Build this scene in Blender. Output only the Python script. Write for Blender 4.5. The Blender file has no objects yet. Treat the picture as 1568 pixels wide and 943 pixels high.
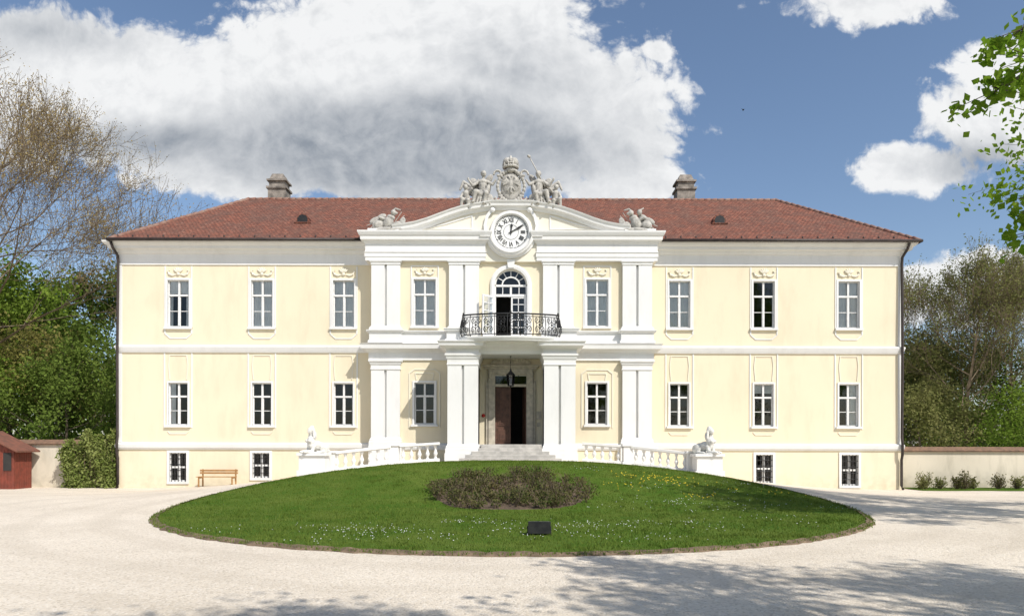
import bpy, bmesh, math, random
import numpy as np
from mathutils import Vector, Matrix, Euler
random.seed(7)
rng = np.random.default_rng(7)
sc = bpy.context.scene
COL = sc.collection
# ---- survey scale: facade measurements taken from the rectified elevation (px) -> metres
FP = 1045.0; HZ = 1.74
def fx(px, d=34.0): return (px-784)*d/FP
def fz(py, d=34.0): return HZ+(683-py)*d/FP
def sstep(a, b, t):
    t = np.clip((t-a)/(b-a), 0, 1); return t*t*(3-2*t)
def gz(x, y):
    x = np.abs(x)
    back = 1-sstep(42, 60, y)
    z = 1.07*np.exp(-(x/9.3)**3)*sstep(17, 26, y)*back
    z = z-0.38*sstep(8, 19, x)*sstep(20, 32, y)*back
    return z
def g(x, y): return float(gz(np.float64(x), np.float64(y)))

# ------------------------------------------------------------------ materials
def newmat(name):
    m = bpy.data.materials.new(name); m.use_nodes = True
    nt = m.node_tree; nt.nodes.clear()
    out = nt.nodes.new('ShaderNodeOutputMaterial')
    return m, nt, out
def nd(nt, t, **kw):
    n = nt.nodes.new(t)
    for k, v in kw.items(): setattr(n, k, v)
    return n
def setin(nt, n, key, v):
    if isinstance(v, bpy.types.NodeSocket): nt.links.new(v, n.inputs[key])
    else: n.inputs[key].default_value = v
def mth(nt, op, a, b=0.0, c=None, clamp=False):
    n = nt.nodes.new('ShaderNodeMath'); n.operation = op; n.use_clamp = clamp
    setin(nt, n, 0, a); setin(nt, n, 1, b)
    if c is not None: setin(nt, n, 2, c)
    return n.outputs[0]
def noise(nt, vec, scale, detail=6, rough=0.55):
    n = nd(nt, 'ShaderNodeTexNoise'); n.inputs['Scale'].default_value = scale
    n.inputs['Detail'].default_value = min(detail, 5); n.inputs['Roughness'].default_value = rough
    if vec is not None: nt.links.new(vec, n.inputs['Vector'])
    return n.outputs['Fac']
def mixc(nt, fac, a, b):
    n = nd(nt, 'ShaderNodeMix', data_type='RGBA')
    setin(nt, n, 0, fac)
    setin(nt, n, 6, a if isinstance(a, bpy.types.NodeSocket) else (*a, 1))
    setin(nt, n, 7, b if isinstance(b, bpy.types.NodeSocket) else (*b, 1))
    return n.outputs[2]
def rng_map(nt, v, a, b, c=0.0, d=1.0, smooth=False):
    n = nd(nt, 'ShaderNodeMapRange')
    if smooth: n.interpolation_type = 'SMOOTHSTEP'
    setin(nt, n, 0, v)
    for i, q in enumerate((a, b, c, d)): n.inputs[i+1].default_value = q
    return n.outputs[0]
def pos(nt): return nd(nt, 'ShaderNodeNewGeometry').outputs['Position']
def finish(nt, out, col, rough=0.8, bumpv=None, bstr=0.3, bdist=0.02, spec=0.3, metal=0.0):
    p = nd(nt, 'ShaderNodeBsdfPrincipled')
    setin(nt, p, 'Base Color', col if isinstance(col, bpy.types.NodeSocket) else (*col, 1))
    setin(nt, p, 'Roughness', rough); p.inputs['Specular IOR Level'].default_value = spec
    p.inputs['Metallic'].default_value = metal
    if bumpv is not None:
        b = nd(nt, 'ShaderNodeBump'); b.inputs['Strength'].default_value = bstr
        b.inputs['Distance'].default_value = bdist
        nt.links.new(bumpv, b.inputs['Height']); nt.links.new(b.outputs[0], p.inputs['Normal'])
    nt.links.new(p.outputs[0], out.inputs['Surface'])
def simple(name, c1, c2=None, scale=2.0, rough=0.8, bscale=30, bstr=0.3, bdist=0.01, spec=0.3, metal=0.0):
    m, nt, out = newmat(name); P = pos(nt)
    if c2 is None: c2 = tuple(v*0.8 for v in c1)
    f = rng_map(nt, noise(nt, P, scale, 5, 0.6), 0.35, 0.65)
    finish(nt, out, mixc(nt, f, c1, c2), rough, noise(nt, P, bscale, 3), bstr, bdist, spec, metal)
    return m
def plaster(name, c, dirt, amount=0.5):
    m, nt, out = newmat(name); P = pos(nt)
    mp = nd(nt, 'ShaderNodeMapping'); mp.inputs['Scale'].default_value = (1.0, 1.0, 0.25)
    nt.links.new(P, mp.inputs['Vector'])
    a = rng_map(nt, noise(nt, mp.outputs[0], 1.6, 5, 0.65), 0.5, 0.78, 0, amount)
    b = rng_map(nt, noise(nt, P, 0.35, 3, 0.5), 0.4, 0.7, 0, amount*0.45)
    fine = rng_map(nt, noise(nt, P, 25, 3, 0.6), 0.3, 0.7, 0, 0.10)
    s = nd(nt, 'ShaderNodeSeparateXYZ'); nt.links.new(P, s.inputs[0])
    low = rng_map(nt, s.outputs[2], 0.9, -0.4, 0, 0.5, True)
    lown = mth(nt, 'MULTIPLY', low, rng_map(nt, noise(nt, P, 3, 5), 0.35, 0.6))
    f = mth(nt, 'ADD', mth(nt, 'ADD', a, b), mth(nt, 'ADD', fine, lown), clamp=True)
    finish(nt, out, mixc(nt, f, c, dirt), 0.9, noise(nt, P, 60, 4, 0.7), 0.25, 0.01, 0.15)
    return m
CREAM = plaster('cream_plaster', (0.79, 0.705, 0.525), (0.61, 0.53, 0.385), 0.40)
CREAM2 = plaster('garden_wall_plaster', (0.70, 0.63, 0.51), (0.40, 0.36, 0.28), 0.65)
WHITE = plaster('white_trim_plaster', (0.79, 0.785, 0.765), (0.56, 0.545, 0.515), 0.32)
PALE = plaster('pale_panel_plaster', (0.79, 0.745, 0.63), (0.63, 0.575, 0.46), 0.34)
FRAME = simple('white_window_paint', (0.79, 0.785, 0.77), (0.69, 0.68, 0.66), 6, 0.45, bstr=0.05, spec=0.4)
STEP = simple('step_stone', (0.54, 0.51, 0.465), (0.38, 0.36, 0.33), 3, 0.85)
DOORSTONE = simple('door_stone', (0.60, 0.54, 0.44), (0.42, 0.38, 0.31), 5, 0.85)
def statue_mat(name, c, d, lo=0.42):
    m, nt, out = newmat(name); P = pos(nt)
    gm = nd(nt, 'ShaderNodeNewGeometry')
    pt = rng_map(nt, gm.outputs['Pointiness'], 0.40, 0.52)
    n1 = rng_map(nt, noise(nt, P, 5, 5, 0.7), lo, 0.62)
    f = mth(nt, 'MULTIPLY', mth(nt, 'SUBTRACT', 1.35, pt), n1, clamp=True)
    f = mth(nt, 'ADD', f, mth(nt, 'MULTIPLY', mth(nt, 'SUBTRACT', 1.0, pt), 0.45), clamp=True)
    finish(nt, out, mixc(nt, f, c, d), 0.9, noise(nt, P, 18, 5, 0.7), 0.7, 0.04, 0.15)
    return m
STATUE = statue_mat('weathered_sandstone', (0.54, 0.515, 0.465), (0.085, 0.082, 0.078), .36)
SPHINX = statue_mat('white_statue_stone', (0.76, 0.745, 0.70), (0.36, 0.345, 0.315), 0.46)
IRON = simple('black_iron', (0.015, 0.015, 0.017), (0.03, 0.03, 0.03), 8, 0.5, bstr=0.1)
GUTTER = simple('dark_gutter_metal', (0.035, 0.028, 0.025), (0.06, 0.045, 0.04), 3, 0.5, bstr=0.1)
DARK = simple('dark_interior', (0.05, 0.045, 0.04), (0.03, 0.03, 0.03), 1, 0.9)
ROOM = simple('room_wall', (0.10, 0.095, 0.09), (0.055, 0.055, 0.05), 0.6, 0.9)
CURT = simple('curtain_fabric', (0.84, 0.85, 0.85), (0.68, 0.70, 0.71), 1.5, 0.9, bstr=0.1)
DOORW = simple('door_wood', (0.13, 0.065, 0.045), (0.075, 0.04, 0.03), 5, 0.5, bscale=15)
BENCHW = simple('bench_wood', (0.45, 0.25, 0.10), (0.33, 0.18, 0.07), 6, 0.6)
REDW = simple('red_painted_wood', (0.24, 0.06, 0.038), (0.15, 0.045, 0.03), 4, 0.6)
SOIL = simple('soil', (0.17, 0.12, 0.08), (0.09, 0.065, 0.045), 4, 0.95, 20, 0.8, 0.05)
EDGE = simple('edging_earth', (0.24, 0.17, 0.11), (0.11, 0.08, 0.05), 5, 0.9, 20, 0.8, 0.03)
CHIM = simple('chimney_masonry', (0.33, 0.29, 0.25), (0.13, 0.115, 0.10), 3, 0.9)
CLOCKW = simple('clock_face_enamel', (0.82, 0.82, 0.80), (0.74, 0.74, 0.72), 2, 0.5, bstr=0.05)
SIGNR = simple('red_enamel', (0.5, 0.03, 0.02), None, 3, 0.4)
BARK = simple('tree_bark', (0.17, 0.135, 0.10), (0.09, 0.07, 0.05), 3, 0.95, 12, 0.8, 0.03)
TWIG = simple('twig_bark', (0.22, 0.165, 0.11), (0.12, 0.09, 0.06), 2, 0.95)
PETALW = simple('daisy_petal', (0.7, 0.7, 0.68), None, 3, 0.8)
PETALY = simple('dandelion_petal', (0.7, 0.5, 0.03), None, 3, 0.8)

def glassmat():
    m, nt, out = newmat('window_glass')
    tr = nd(nt, 'ShaderNodeBsdfTransparent'); tr.inputs[0].default_value = (0.93, 0.955, 0.955, 1)
    gl = nd(nt, 'ShaderNodeBsdfGlossy'); gl.inputs['Roughness'].default_value = 0.015
    b = nd(nt, 'ShaderNodeBump'); b.inputs['Strength'].default_value = 0.12; b.inputs['Distance'].default_value = 0.05
    nt.links.new(noise(nt, pos(nt), 1.7, 2), b.inputs['Height']); nt.links.new(b.outputs[0], gl.inputs['Normal'])
    fr = nd(nt, 'ShaderNodeFresnel'); fr.inputs[0].default_value = 1.5
    f = mth(nt, 'ADD', fr.outputs[0], 0.02, clamp=True)
    mx = nd(nt, 'ShaderNodeMixShader'); nt.links.new(f, mx.inputs[0])
    nt.links.new(tr.outputs[0], mx.inputs[1]); nt.links.new(gl.outputs[0], mx.inputs[2])
    nt.links.new(mx.outputs[0], out.inputs['Surface']); return m
GLASS = glassmat()

def roofmat():
    m, nt, out = newmat('clay_roof_tiles'); P = pos(nt)
    s = nd(nt, 'ShaderNodeSeparateXYZ'); nt.links.new(P, s.inputs[0])
    cb = nd(nt, 'ShaderNodeCombineXYZ'); nt.links.new(s.outputs[0], cb.inputs[0])
    nt.links.new(mth(nt, 'MULTIPLY', s.outputs[2], 1.77), cb.inputs[1])
    br = nd(nt, 'ShaderNodeTexBrick'); nt.links.new(cb.outputs[0], br.inputs['Vector'])
    br.inputs['Scale'].default_value = 1.0; br.inputs['Brick Width'].default_value = 0.2
    br.inputs['Row Height'].default_value = 0.17; br.inputs['Mortar Size'].default_value = 0.014
    br.inputs['Color1'].default_value = (0.28, 0.11, 0.073, 1); br.inputs['Color2'].default_value = (0.15, 0.067, 0.05, 1)
    br.inputs['Mortar'].default_value = (0.055, 0.03, 0.025, 1); br.inputs['Bias'].default_value = -0.1
    f1 = rng_map(nt, noise(nt, P, 0.9, 5, 0.65), 0.42, 0.68, 0, 0.8)
    c = mixc(nt, f1, br.outputs[0], (0.125, 0.075, 0.06))
    f2 = rng_map(nt, noise(nt, P, 7, 4, 0.7), 0.55, 0.68, 0, 0.6)
    c = mixc(nt, f2, c, (0.37, 0.22, 0.16))
    finish(nt, out, c, 0.9, mth(nt, 'ADD', br.outputs['Fac'], noise(nt, P, 10, 3)), 0.5, 0.03, 0.1)
    return m
ROOF = roofmat()

def groundmat():
    m, nt, out = newmat('gravel_ground'); P = pos(nt)
    s = nd(nt, 'ShaderNodeSeparateXYZ'); nt.links.new(P, s.inputs[0])
    n1 = rng_map(nt, noise(nt, P, 0.35, 5, 0.6), 0.35, 0.65)
    c = mixc(nt, n1, (0.755, 0.665, 0.545), (0.645, 0.56, 0.45))
    v = nd(nt, 'ShaderNodeTexVoronoi'); nt.links.new(P, v.inputs['Vector']); v.inputs['Scale'].default_value = 38
    sv = nd(nt, 'ShaderNodeSeparateColor'); nt.links.new(v.outputs['Color'], sv.inputs[0])
    c = mixc(nt, rng_map(nt, sv.outputs[0], 0.65, 1.0, 0, 0.55), c, (0.36, 0.30, 0.225))
    c = mixc(nt, rng_map(nt, sv.outputs[1], 0.7, 1.0, 0, 0.5), c, (0.86, 0.80, 0.71))
    f = rng_map(nt, noise(nt, P, 6, 5, 0.75), 0.58, 0.75, 0, 0.5)
    c = mixc(nt, f, c, (0.44, 0.365, 0.27))
    dx_ = mth(nt, 'MULTIPLY', s.outputs[0], s.outputs[0]); yy_ = mth(nt, 'SUBTRACT', s.outputs[1], 20.25); dy_ = mth(nt, 'MULTIPLY', yy_, yy_)
    rad = mth(nt, 'SQRT', mth(nt, 'ADD', dx_, dy_)); rad = mth(nt, 'ADD', rad, mth(nt, 'MULTIPLY', noise(nt, P, .25, 2), 1.6))
    tr = mth(nt, 'ABSOLUTE', mth(nt, 'SINE', mth(nt, 'MULTIPLY', rad, 2.1)))
    c = mixc(nt, rng_map(nt, tr, .75, 1.0, 0, .18, True), c, (0.46, 0.39, 0.30))
    gr = mixc(nt, noise(nt, P, 0.3, 5), (0.08, 0.14, 0.03), (0.14, 0.18, 0.06))
    fy = rng_map(nt, s.outputs[1], 36, 38, 0, 1)
    c = mixc(nt, fy, c, gr)
    bh = mth(nt, 'ADD', mth(nt, 'MULTIPLY', v.outputs['Distance'], -1.0), mth(nt, 'MULTIPLY', noise(nt, P, 4, 5), 2.0))
    finish(nt, out, c, 0.95, bh, 0.4, 0.025, 0.1)
    return m
GROUND = groundmat()

def foliage(name, c1, c2, c3=None, trans=0.3, nscale=0.6):
    m, nt, out = newmat(name); P = pos(nt)
    gm = nd(nt, 'ShaderNodeNewGeometry')
    f = rng_map(nt, noise(nt, P, nscale, 3), 0.35, 0.65)
    c = mixc(nt, f, c1, c2)
    r = gm.outputs['Random Per Island']
    c = mixc(nt, mth(nt, 'MULTIPLY', r, 0.6), c, c3 if c3 else tuple(min(1, v*1.7) for v in c2))
    d = nd(nt, 'ShaderNodeBsdfDiffuse'); nt.links.new(c, d.inputs[0])
    t = nd(nt, 'ShaderNodeBsdfTranslucent'); nt.links.new(c, t.inputs[0])
    mx = nd(nt, 'ShaderNodeMixShader'); mx.inputs[0].default_value = trans
    nt.links.new(d.outputs[0], mx.inputs[1]); nt.links.new(t.outputs[0], mx.inputs[2])
    nt.links.new(mx.outputs[0], out.inputs['Surface']); return m
LEAF_G = foliage('spring_leaves', (0.13, 0.22, 0.025), (0.22, 0.32, 0.05), (0.31, 0.40, 0.08), .4)
LEAF_M = foliage('maple_leaves', (0.11, 0.22, 0.015), (0.19, 0.33, 0.03), (0.30, 0.42, 0.05), .5)
LEAF_D = foliage('dark_leaves', (0.10, 0.16, 0.03), (0.155, 0.225, 0.045), (0.23, 0.29, 0.065), .4)
LEAF_Y = foliage('olive_leaves', (0.25, 0.25, 0.06), (0.33, 0.30, 0.09), (0.40, 0.35, 0.13), .35)
LEAF_B = foliage('budding_leaves', (0.30, 0.21, 0.09), (0.36, 0.27, 0.11), (0.46, 0.37, 0.16))
LEAF_O = foliage('far_leaves', (0.15, 0.18, 0.05), (0.22, 0.22, 0.08), (0.28, 0.26, 0.11), .4)
LEAF_IVY = foliage('ivy_leaves', (0.14, 0.20, 0.035), (0.25, 0.29, 0.09), (0.36, 0.37, 0.15))
LEAF_ROSE = foliage('rose_leaves', (0.06, 0.10, 0.025), (0.12, 0.10, 0.045), (0.19, 0.16, 0.07), nscale=2)
BLADE = foliage('grass_blades', (0.075, 0.14, 0.016), (0.135, 0.19, 0.034), (0.20, 0.245, 0.06), nscale=0.55)
LAWNM = simple('lawn_turf', (0.06, 0.125, 0.014), (0.12, 0.165, 0.03), 0.8, 0.95, 60, 0.8, 0.03, spec=0.05)

# ------------------------------------------------------------------ mesh builder
class MB:
    def __init__(s): s.v = []; s.f = []
    def add(s, vs, fs):
        o = len(s.v); s.v.extend([tuple(p) for p in vs]); s.f.extend([tuple(i+o for i in f) for f in fs])
    def box(s, x0, x1, y0, y1, z0, z1):
        s.add([(x0,y0,z0),(x1,y0,z0),(x1,y1,z0),(x0,y1,z0),(x0,y0,z1),(x1,y0,z1),(x1,y1,z1),(x0,y1,z1)],
              [(0,3,2,1),(4,5,6,7),(0,1,5,4),(1,2,6,5),(2,3,7,6),(3,0,4,7)])
    def prism(s, poly, y0, y1):   # poly in xz
        n = len(poly)
        s.add([(p[0], y0, p[1]) for p in poly]+[(p[0], y1, p[1]) for p in poly],
              [tuple(range(n)), tuple(range(2*n-1, n-1, -1))]+[(i, i+n, (i+1) % n+n, (i+1) % n) for i in range(n)])
    def slab(s, poly, z0, z1):    # poly in xy
        n = len(poly)
        s.add([(p[0], p[1], z0) for p in poly]+[(p[0], p[1], z1) for p in poly],
              [tuple(range(n)), tuple(range(2*n-1, n-1, -1))]+[(i, i+n, (i+1) % n+n, (i+1) % n) for i in range(n)])
    def _sweep(s, path, closed):
        P = [Vector(p) for p in path]; n = len(P); N = []
        for i in range(n):
            a = P[i]-P[i-1] if (i > 0 or closed) else None
            b = P[(i+1) % n]-P[i] if (i < n-1 or closed) else None
            ns = []
            for d in (a, b):
                if d is not None and d.length > 1e-9:
                    d = d.normalized(); ns.append(Vector((d.y, -d.x)))
            if len(ns) == 2:
                q = 1+ns[0].dot(ns[1]); N.append((ns[0]+ns[1])/max(q, 0.3))
            else: N.append(ns[0])
        return P, N
    def plan(s, path, sec, closed=False):    # outward = right hand of path
        P, N = s._sweep(path, closed); n = len(P); k = len(sec)
        vs = [(P[i].x+N[i].x*o, P[i].y+N[i].y*o, z) for i in range(n) for (o, z) in sec]
        s._ring(vs, n, k, closed)
    def elev(s, path, sec, closed=False):    # path xz; sec (up offset, y)
        P, N = s._sweep(path, closed); n = len(P); k = len(sec)
        vs = [(P[i].x-N[i].x*o, y, P[i].y-N[i].y*o) for i in range(n) for (o, y) in sec]
        s._ring(vs, n, k, closed)
    def _ring(s, vs, n, k, closed):
        fs = []
        for i in range(n if closed else n-1):
            for j in range(k):
                a = i*k+j; b = i*k+(j+1) % k; c = ((i+1) % n)*k+(j+1) % k; d = ((i+1) % n)*k+j
                fs.append((a, b, c, d))
        if not closed:
            fs.append(tuple(range(k))); fs.append(tuple(range((n-1)*k+k-1, (n-1)*k-1, -1)))
        s.add(vs, fs)
    def lathe(s, prof, c, seg=12):
        n = len(prof)
        vs = [(c[0]+r*math.cos(2*math.pi*j/seg), c[1]+r*math.sin(2*math.pi*j/seg), c[2]+z) for (r, z) in prof for j in range(seg)]
        fs = [(i*seg+j, i*seg+(j+1) % seg, (i+1)*seg+(j+1) % seg, (i+1)*seg+j) for i in range(n-1) for j in range(seg)]
        fs += [tuple(range(seg-1, -1, -1)), tuple(range((n-1)*seg, n*seg))]
        s.add(vs, fs)
    def ell(s, c, r, rot=(0, 0, 0), u=12, w=8):
        R = Euler(rot).to_matrix(); vs = []
        vs.append(R @ Vector((0, 0, r[2]))+Vector(c))
        for i in range(1, w):
            t = math.pi*i/w
            for j in range(u):
                a = 2*math.pi*j/u
                vs.append(R @ Vector((r[0]*math.sin(t)*math.cos(a), r[1]*math.sin(t)*math.sin(a), r[2]*math.cos(t)))+Vector(c))
        vs.append(R @ Vector((0, 0, -r[2]))+Vector(c))
        fs = [(0, 1+j, 1+(j+1) % u) for j in range(u)]
        for i in range(w-2):
            for j in range(u):
                a = 1+i*u+j; b = 1+i*u+(j+1) % u
                fs.append((a, a+u, b+u, b))
        L = 1+(w-1)*u; o = 1+(w-2)*u
        fs += [(L, o+(j+1) % u, o+j) for j in range(u)]
        s.add(vs, fs)
    def tube(s, pts, r, k=6, close=False):
        pts = [Vector(p) for p in pts]; n = len(pts); vs = []
        rr = r if isinstance(r, (list, tuple)) else [r]*n
        for i, p in enumerate(pts):
            d = (pts[min(i+1, n-1)]-pts[max(i-1, 0)])
            if d.length < 1e-9: d = Vector((0, 0, 1))
            d.normalize(); ref = Vector((0, 0, 1)) if abs(d.z) < 0.9 else Vector((0, 1, 0))
            a = d.cross(ref).normalized(); b = d.cross(a)
            for j in range(k):
                t = 2*math.pi*j/k; vs.append(p+(a*math.cos(t)+b*math.sin(t))*rr[i])
        fs = [(i*k+j, i*k+(j+1) % k, (i+1)*k+(j+1) % k, (i+1)*k+j) for i in range(n-1) for j in range(k)]
        fs += [tuple(range(k-1, -1, -1)), tuple(range((n-1)*k, n*k))]
        s.add(vs, fs)
    def beam(s, p0, p1, w, h):
        p0 = Vector(p0); p1 = Vector(p1); d = (p1-p0); n = Vector((d.y, -d.x, 0)).normalized()*w/2
        up = Vector((0, 0, h))
        s.add([p0-n, p0+n, p1+n, p1-n, p0-n+up, p0+n+up, p1+n+up, p1-n+up],
              [(0,3,2,1),(4,5,6,7),(0,1,5,4),(1,2,6,5),(2,3,7,6),(3,0,4,7)])
    def build(s, name, mat, parent=None, smooth=False, bevel=0.0, loc=None, rotz=None, fixn=True):
        me = bpy.data.meshes.new(name); me.from_pydata(s.v, [], s.f); me.update()
        if fixn:
            bm = bmesh.new(); bm.from_mesh(me); bmesh.ops.recalc_face_normals(bm, faces=bm.faces); bm.to_mesh(me); bm.free()
        me.materials.append(mat); ob = bpy.data.objects.new(name, me); COL.objects.link(ob)
        if smooth: me.polygons.foreach_set('use_smooth', [True]*len(me.polygons))
        if bevel > 0:
            b = ob.modifiers.new('bevel', 'BEVEL'); b.width = bevel; b.segments = 2; b.limit_method = 'ANGLE'
        if loc is not None: ob.location = loc
        if rotz is not None: ob.rotation_euler = (0, 0, rotz)
        if parent is not None: ob.parent = parent
        return ob
def empty(name, loc=(0, 0, 0)):
    e = bpy.data.objects.new(name, None); e.location = loc; COL.objects.link(e); return e
def sculpt(name, parts, mat, voxel=0.035, parent=None, loc=(0, 0, 0), rotz=0.0, scale=1.0):
    mb = MB()
    for p in parts:
        if p[0] == 'e': mb.ell(p[1], p[2], p[3] if len(p) > 3 else (0, 0, 0), 16, 10)
        else:
            a = Vector(p[1]); b = Vector(p[3]); L = (b-a).length; n = max(3, int(L/(0.35*min(p[2], p[4])))+1)
            for i in range(n+1):
                t = i/n; r = p[2]*(1-t)+p[4]*t; mb.ell(a.lerp(b, t), (r, r, r), (0, 0, 0), 10, 6)
    ob = mb.build(name, mat, parent, True, loc=loc, rotz=rotz, fixn=False)
    r = ob.modifiers.new('remesh', 'REMESH'); r.mode = 'VOXEL'; r.voxel_size = voxel; r.use_smooth_shade = True
    ob.scale = (scale, scale, scale)
    return ob

# ------------------------------------------------------------------ ground
xs = np.unique(np.concatenate([np.arange(-40, 40.01, 0.5), [-1500, -700, -300, -150, -90, -60, -50, 50, 60, 90, 150, 300, 700, 1500]]))
ys = np.unique(np.concatenate([np.arange(-15, 62.01, 0.5), [-1500, -600, -200, -80, -40, -25, 75, 100, 150, 300, 700, 1600]]))
X, Y = np.meshgrid(xs, ys); Zg = gz(X, Y)
nx = len(xs); ny = len(ys)
V = np.stack([X, Y, Zg], -1).reshape(-1, 3)
ii = np.arange(nx*ny).reshape(ny, nx)
Fq = np.stack([ii[:-1, :-1], ii[:-1, 1:], ii[1:, 1:], ii[1:, :-1]], -1).reshape(-1, 4)
me = bpy.data.meshes.new('gravel_ground'); me.from_pydata(V.tolist(), [], Fq.tolist()); me.update()
me.polygons.foreach_set('use_smooth', [True]*len(me.polygons)); me.materials.append(GROUND)
COL.objects.link(bpy.data.objects.new('gravel_ground', me))

# ------------------------------------------------------------------ lawn
LC = (0.0, 20.25); LR = 9.4; BC = (-.05, 19.95); BR = 2.5
def lz(x, y):
    r2 = ((x-LC[0])**2+(y-LC[1])**2)/LR**2
    return gz(x, y)+0.035+0.05*np.clip(1-r2, 0, 1)
lawn = empty('circular_lawn')
mb = MB(); NR = 34; NA = 180
vs = [(LC[0], LC[1], float(lz(LC[0], LC[1])))]
for i in range(1, NR+1):
    for j in range(NA):
        a = 2*math.pi*j/NA; r = LR*i/NR
        if i == NR: r += random.uniform(-0.03, 0.03)
        x = LC[0]+r*math.cos(a); y = LC[1]+r*math.sin(a); vs.append((x, y, float(lz(x, y))))
fs = [(0, 1+j, 1+(j+1) % NA) for j in range(NA)]
for i in range(NR-1):
    for j in range(NA):
        a = 1+i*NA+j; b = 1+i*NA+(j+1) % NA; fs.append((a, a+NA, b+NA, b))
mb.add(vs, fs); mb.build('turf', LAWNM, lawn, True)
mb = MB()
NE = 300; ring = []
for j in range(NE):
    a = 2*math.pi*j/NE; w = random.uniform(0.06, 0.13); o = random.uniform(-.03, .01); h = random.uniform(.025, .05)
    for rr, dz in ((LR+o-.06, h+.02), (LR+o+w*.3, h), (LR+o+w, h*.45), (LR+o+w+.05, -.03)):
        x = LC[0]+rr*math.cos(a); y = LC[1]+rr*math.sin(a); ring.append((x, y, g(x, y)+dz))
mb.add(ring, [(4*j+k, 4*((j+1) % NE)+k, 4*((j+1) % NE)+k+1, 4*j+k+1) for j in range(NE) for k in range(3)])
mb.build('cut_turf_edge', EDGE, lawn)

def poly_np(name, V, k, mat, parent=None, loc=None):
    n = len(V)//k
    me = bpy.data.meshes.new(name); me.vertices.add(n*k); me.vertices.foreach_set('co', V.astype(np.float32).ravel())
    me.loops.add(n*k); me.loops.foreach_set('vertex_index', np.arange(n*k, dtype=np.int32))
    me.polygons.add(n); me.polygons.foreach_set('loop_start', np.arange(0, n*k, k, dtype=np.int32))
    me.update(calc_edges=True); me.materials.append(mat)
    ob = bpy.data.objects.new(name, me); COL.objects.link(ob)
    if parent is not None: ob.parent = parent
    if loc is not None: ob.location = loc
    return ob
def disc_pts(n, R, power=0.5):
    a = rng.random(n)*2*np.pi; r = R*rng.random(n)**power
    return LC[0]+r*np.cos(a), LC[1]+r*np.sin(a)
def blades(n, xx, yy, zz, hmin, hmax, w):
    a = rng.random(n)*2*np.pi; h = hmin+(hmax-hmin)*rng.random(n)
    dx = np.cos(a)*w/2; dy = np.sin(a)*w/2; lx = rng.normal(0, .35, n)*h; ly = rng.normal(0, .35, n)*h
    V = np.empty((n, 3, 3))
    V[:, 0] = np.stack([xx-dx, yy-dy, zz], -1); V[:, 1] = np.stack([xx+dx, yy+dy, zz], -1)
    V[:, 2] = np.stack([xx+lx, yy+ly, zz+h], -1)
    return V.reshape(-1, 3)
n = 120000
xx, yy = disc_pts(n, LR-0.01); zz = lz(xx, yy)-0.005
keep = ((xx-BC[0])**2+(yy-BC[1])**2) > (BR-.1)**2
xx, yy, zz = xx[keep], yy[keep], zz[keep]; n = len(xx)
poly_np('grass', blades(n, xx, yy, zz, 0.015, 0.055, 0.022), 3, BLADE, lawn)
# taller unmown tufts in patches
tx, ty = disc_pts(420, LR-.3); k = rng.integers(0, 420, 14000); xx = tx[k]+rng.normal(0, .09, 14000); yy = ty[k]+rng.normal(0, .09, 14000)
keep = ((xx-BC[0])**2+(yy-BC[1])**2) > (BR)**2; xx = xx[keep]; yy = yy[keep]
poly_np('tufts', blades(len(xx), xx, yy, lz(xx, yy)-.005, 0.04, 0.10, 0.02), 3, BLADE, lawn)
n = 8000; a = rng.random(n)*2*np.pi; r = LR+rng.normal(0.0, 0.05, n)
xx = LC[0]+r*np.cos(a); yy = LC[1]+r*np.sin(a)
poly_np('rim_grass', blades(n, xx, yy, lz(xx, yy)-0.02, 0.02, 0.07, 0.025), 3, BLADE, lawn)
def flowers(name, cx, cy, sx, sy, n, size, mat, clumps=10):
    ccx = rng.normal(cx, sx, clumps); ccy = rng.normal(cy, sy, clumps)
    k = rng.integers(0, clumps, n); xx = ccx[k]+rng.normal(0, .45, n); yy = ccy[k]+rng.normal(0, .3, n)
    d = (xx-LC[0])**2+(yy-LC[1])**2
    keep = (d < (LR-.15)**2) & (d > 2.9**2)
    xx, yy = xx[keep], yy[keep]; n = len(xx); zz = lz(xx, yy)+0.035+rng.random(n)*0.02
    s = size*(0.6+0.6*rng.random(n)); V = np.empty((n, 4, 3))
    for q, (sx_, sy_) in enumerate(((-1, -1), (1, -1), (1, 1), (-1, 1))):
        V[:, q] = np.stack([xx+sx_*s/2, yy+sy_*s/2, zz+sy_*s*0.25], -1)
    poly_np(name, V.reshape(-1, 3), 4, mat, lawn)
flowers('daisies', -0.5, 13.6, 3.0, 1.1, 420, 0.015, PETALW, 30)
flowers('daisies_far', 5.5, 19, 1.8, 3.0, 200, 0.017, PETALW, 24)
flowers('dandelions', 5.0, 22.2, 1.4, 1.0, 170, 0.03, PETALY, 14)
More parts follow.
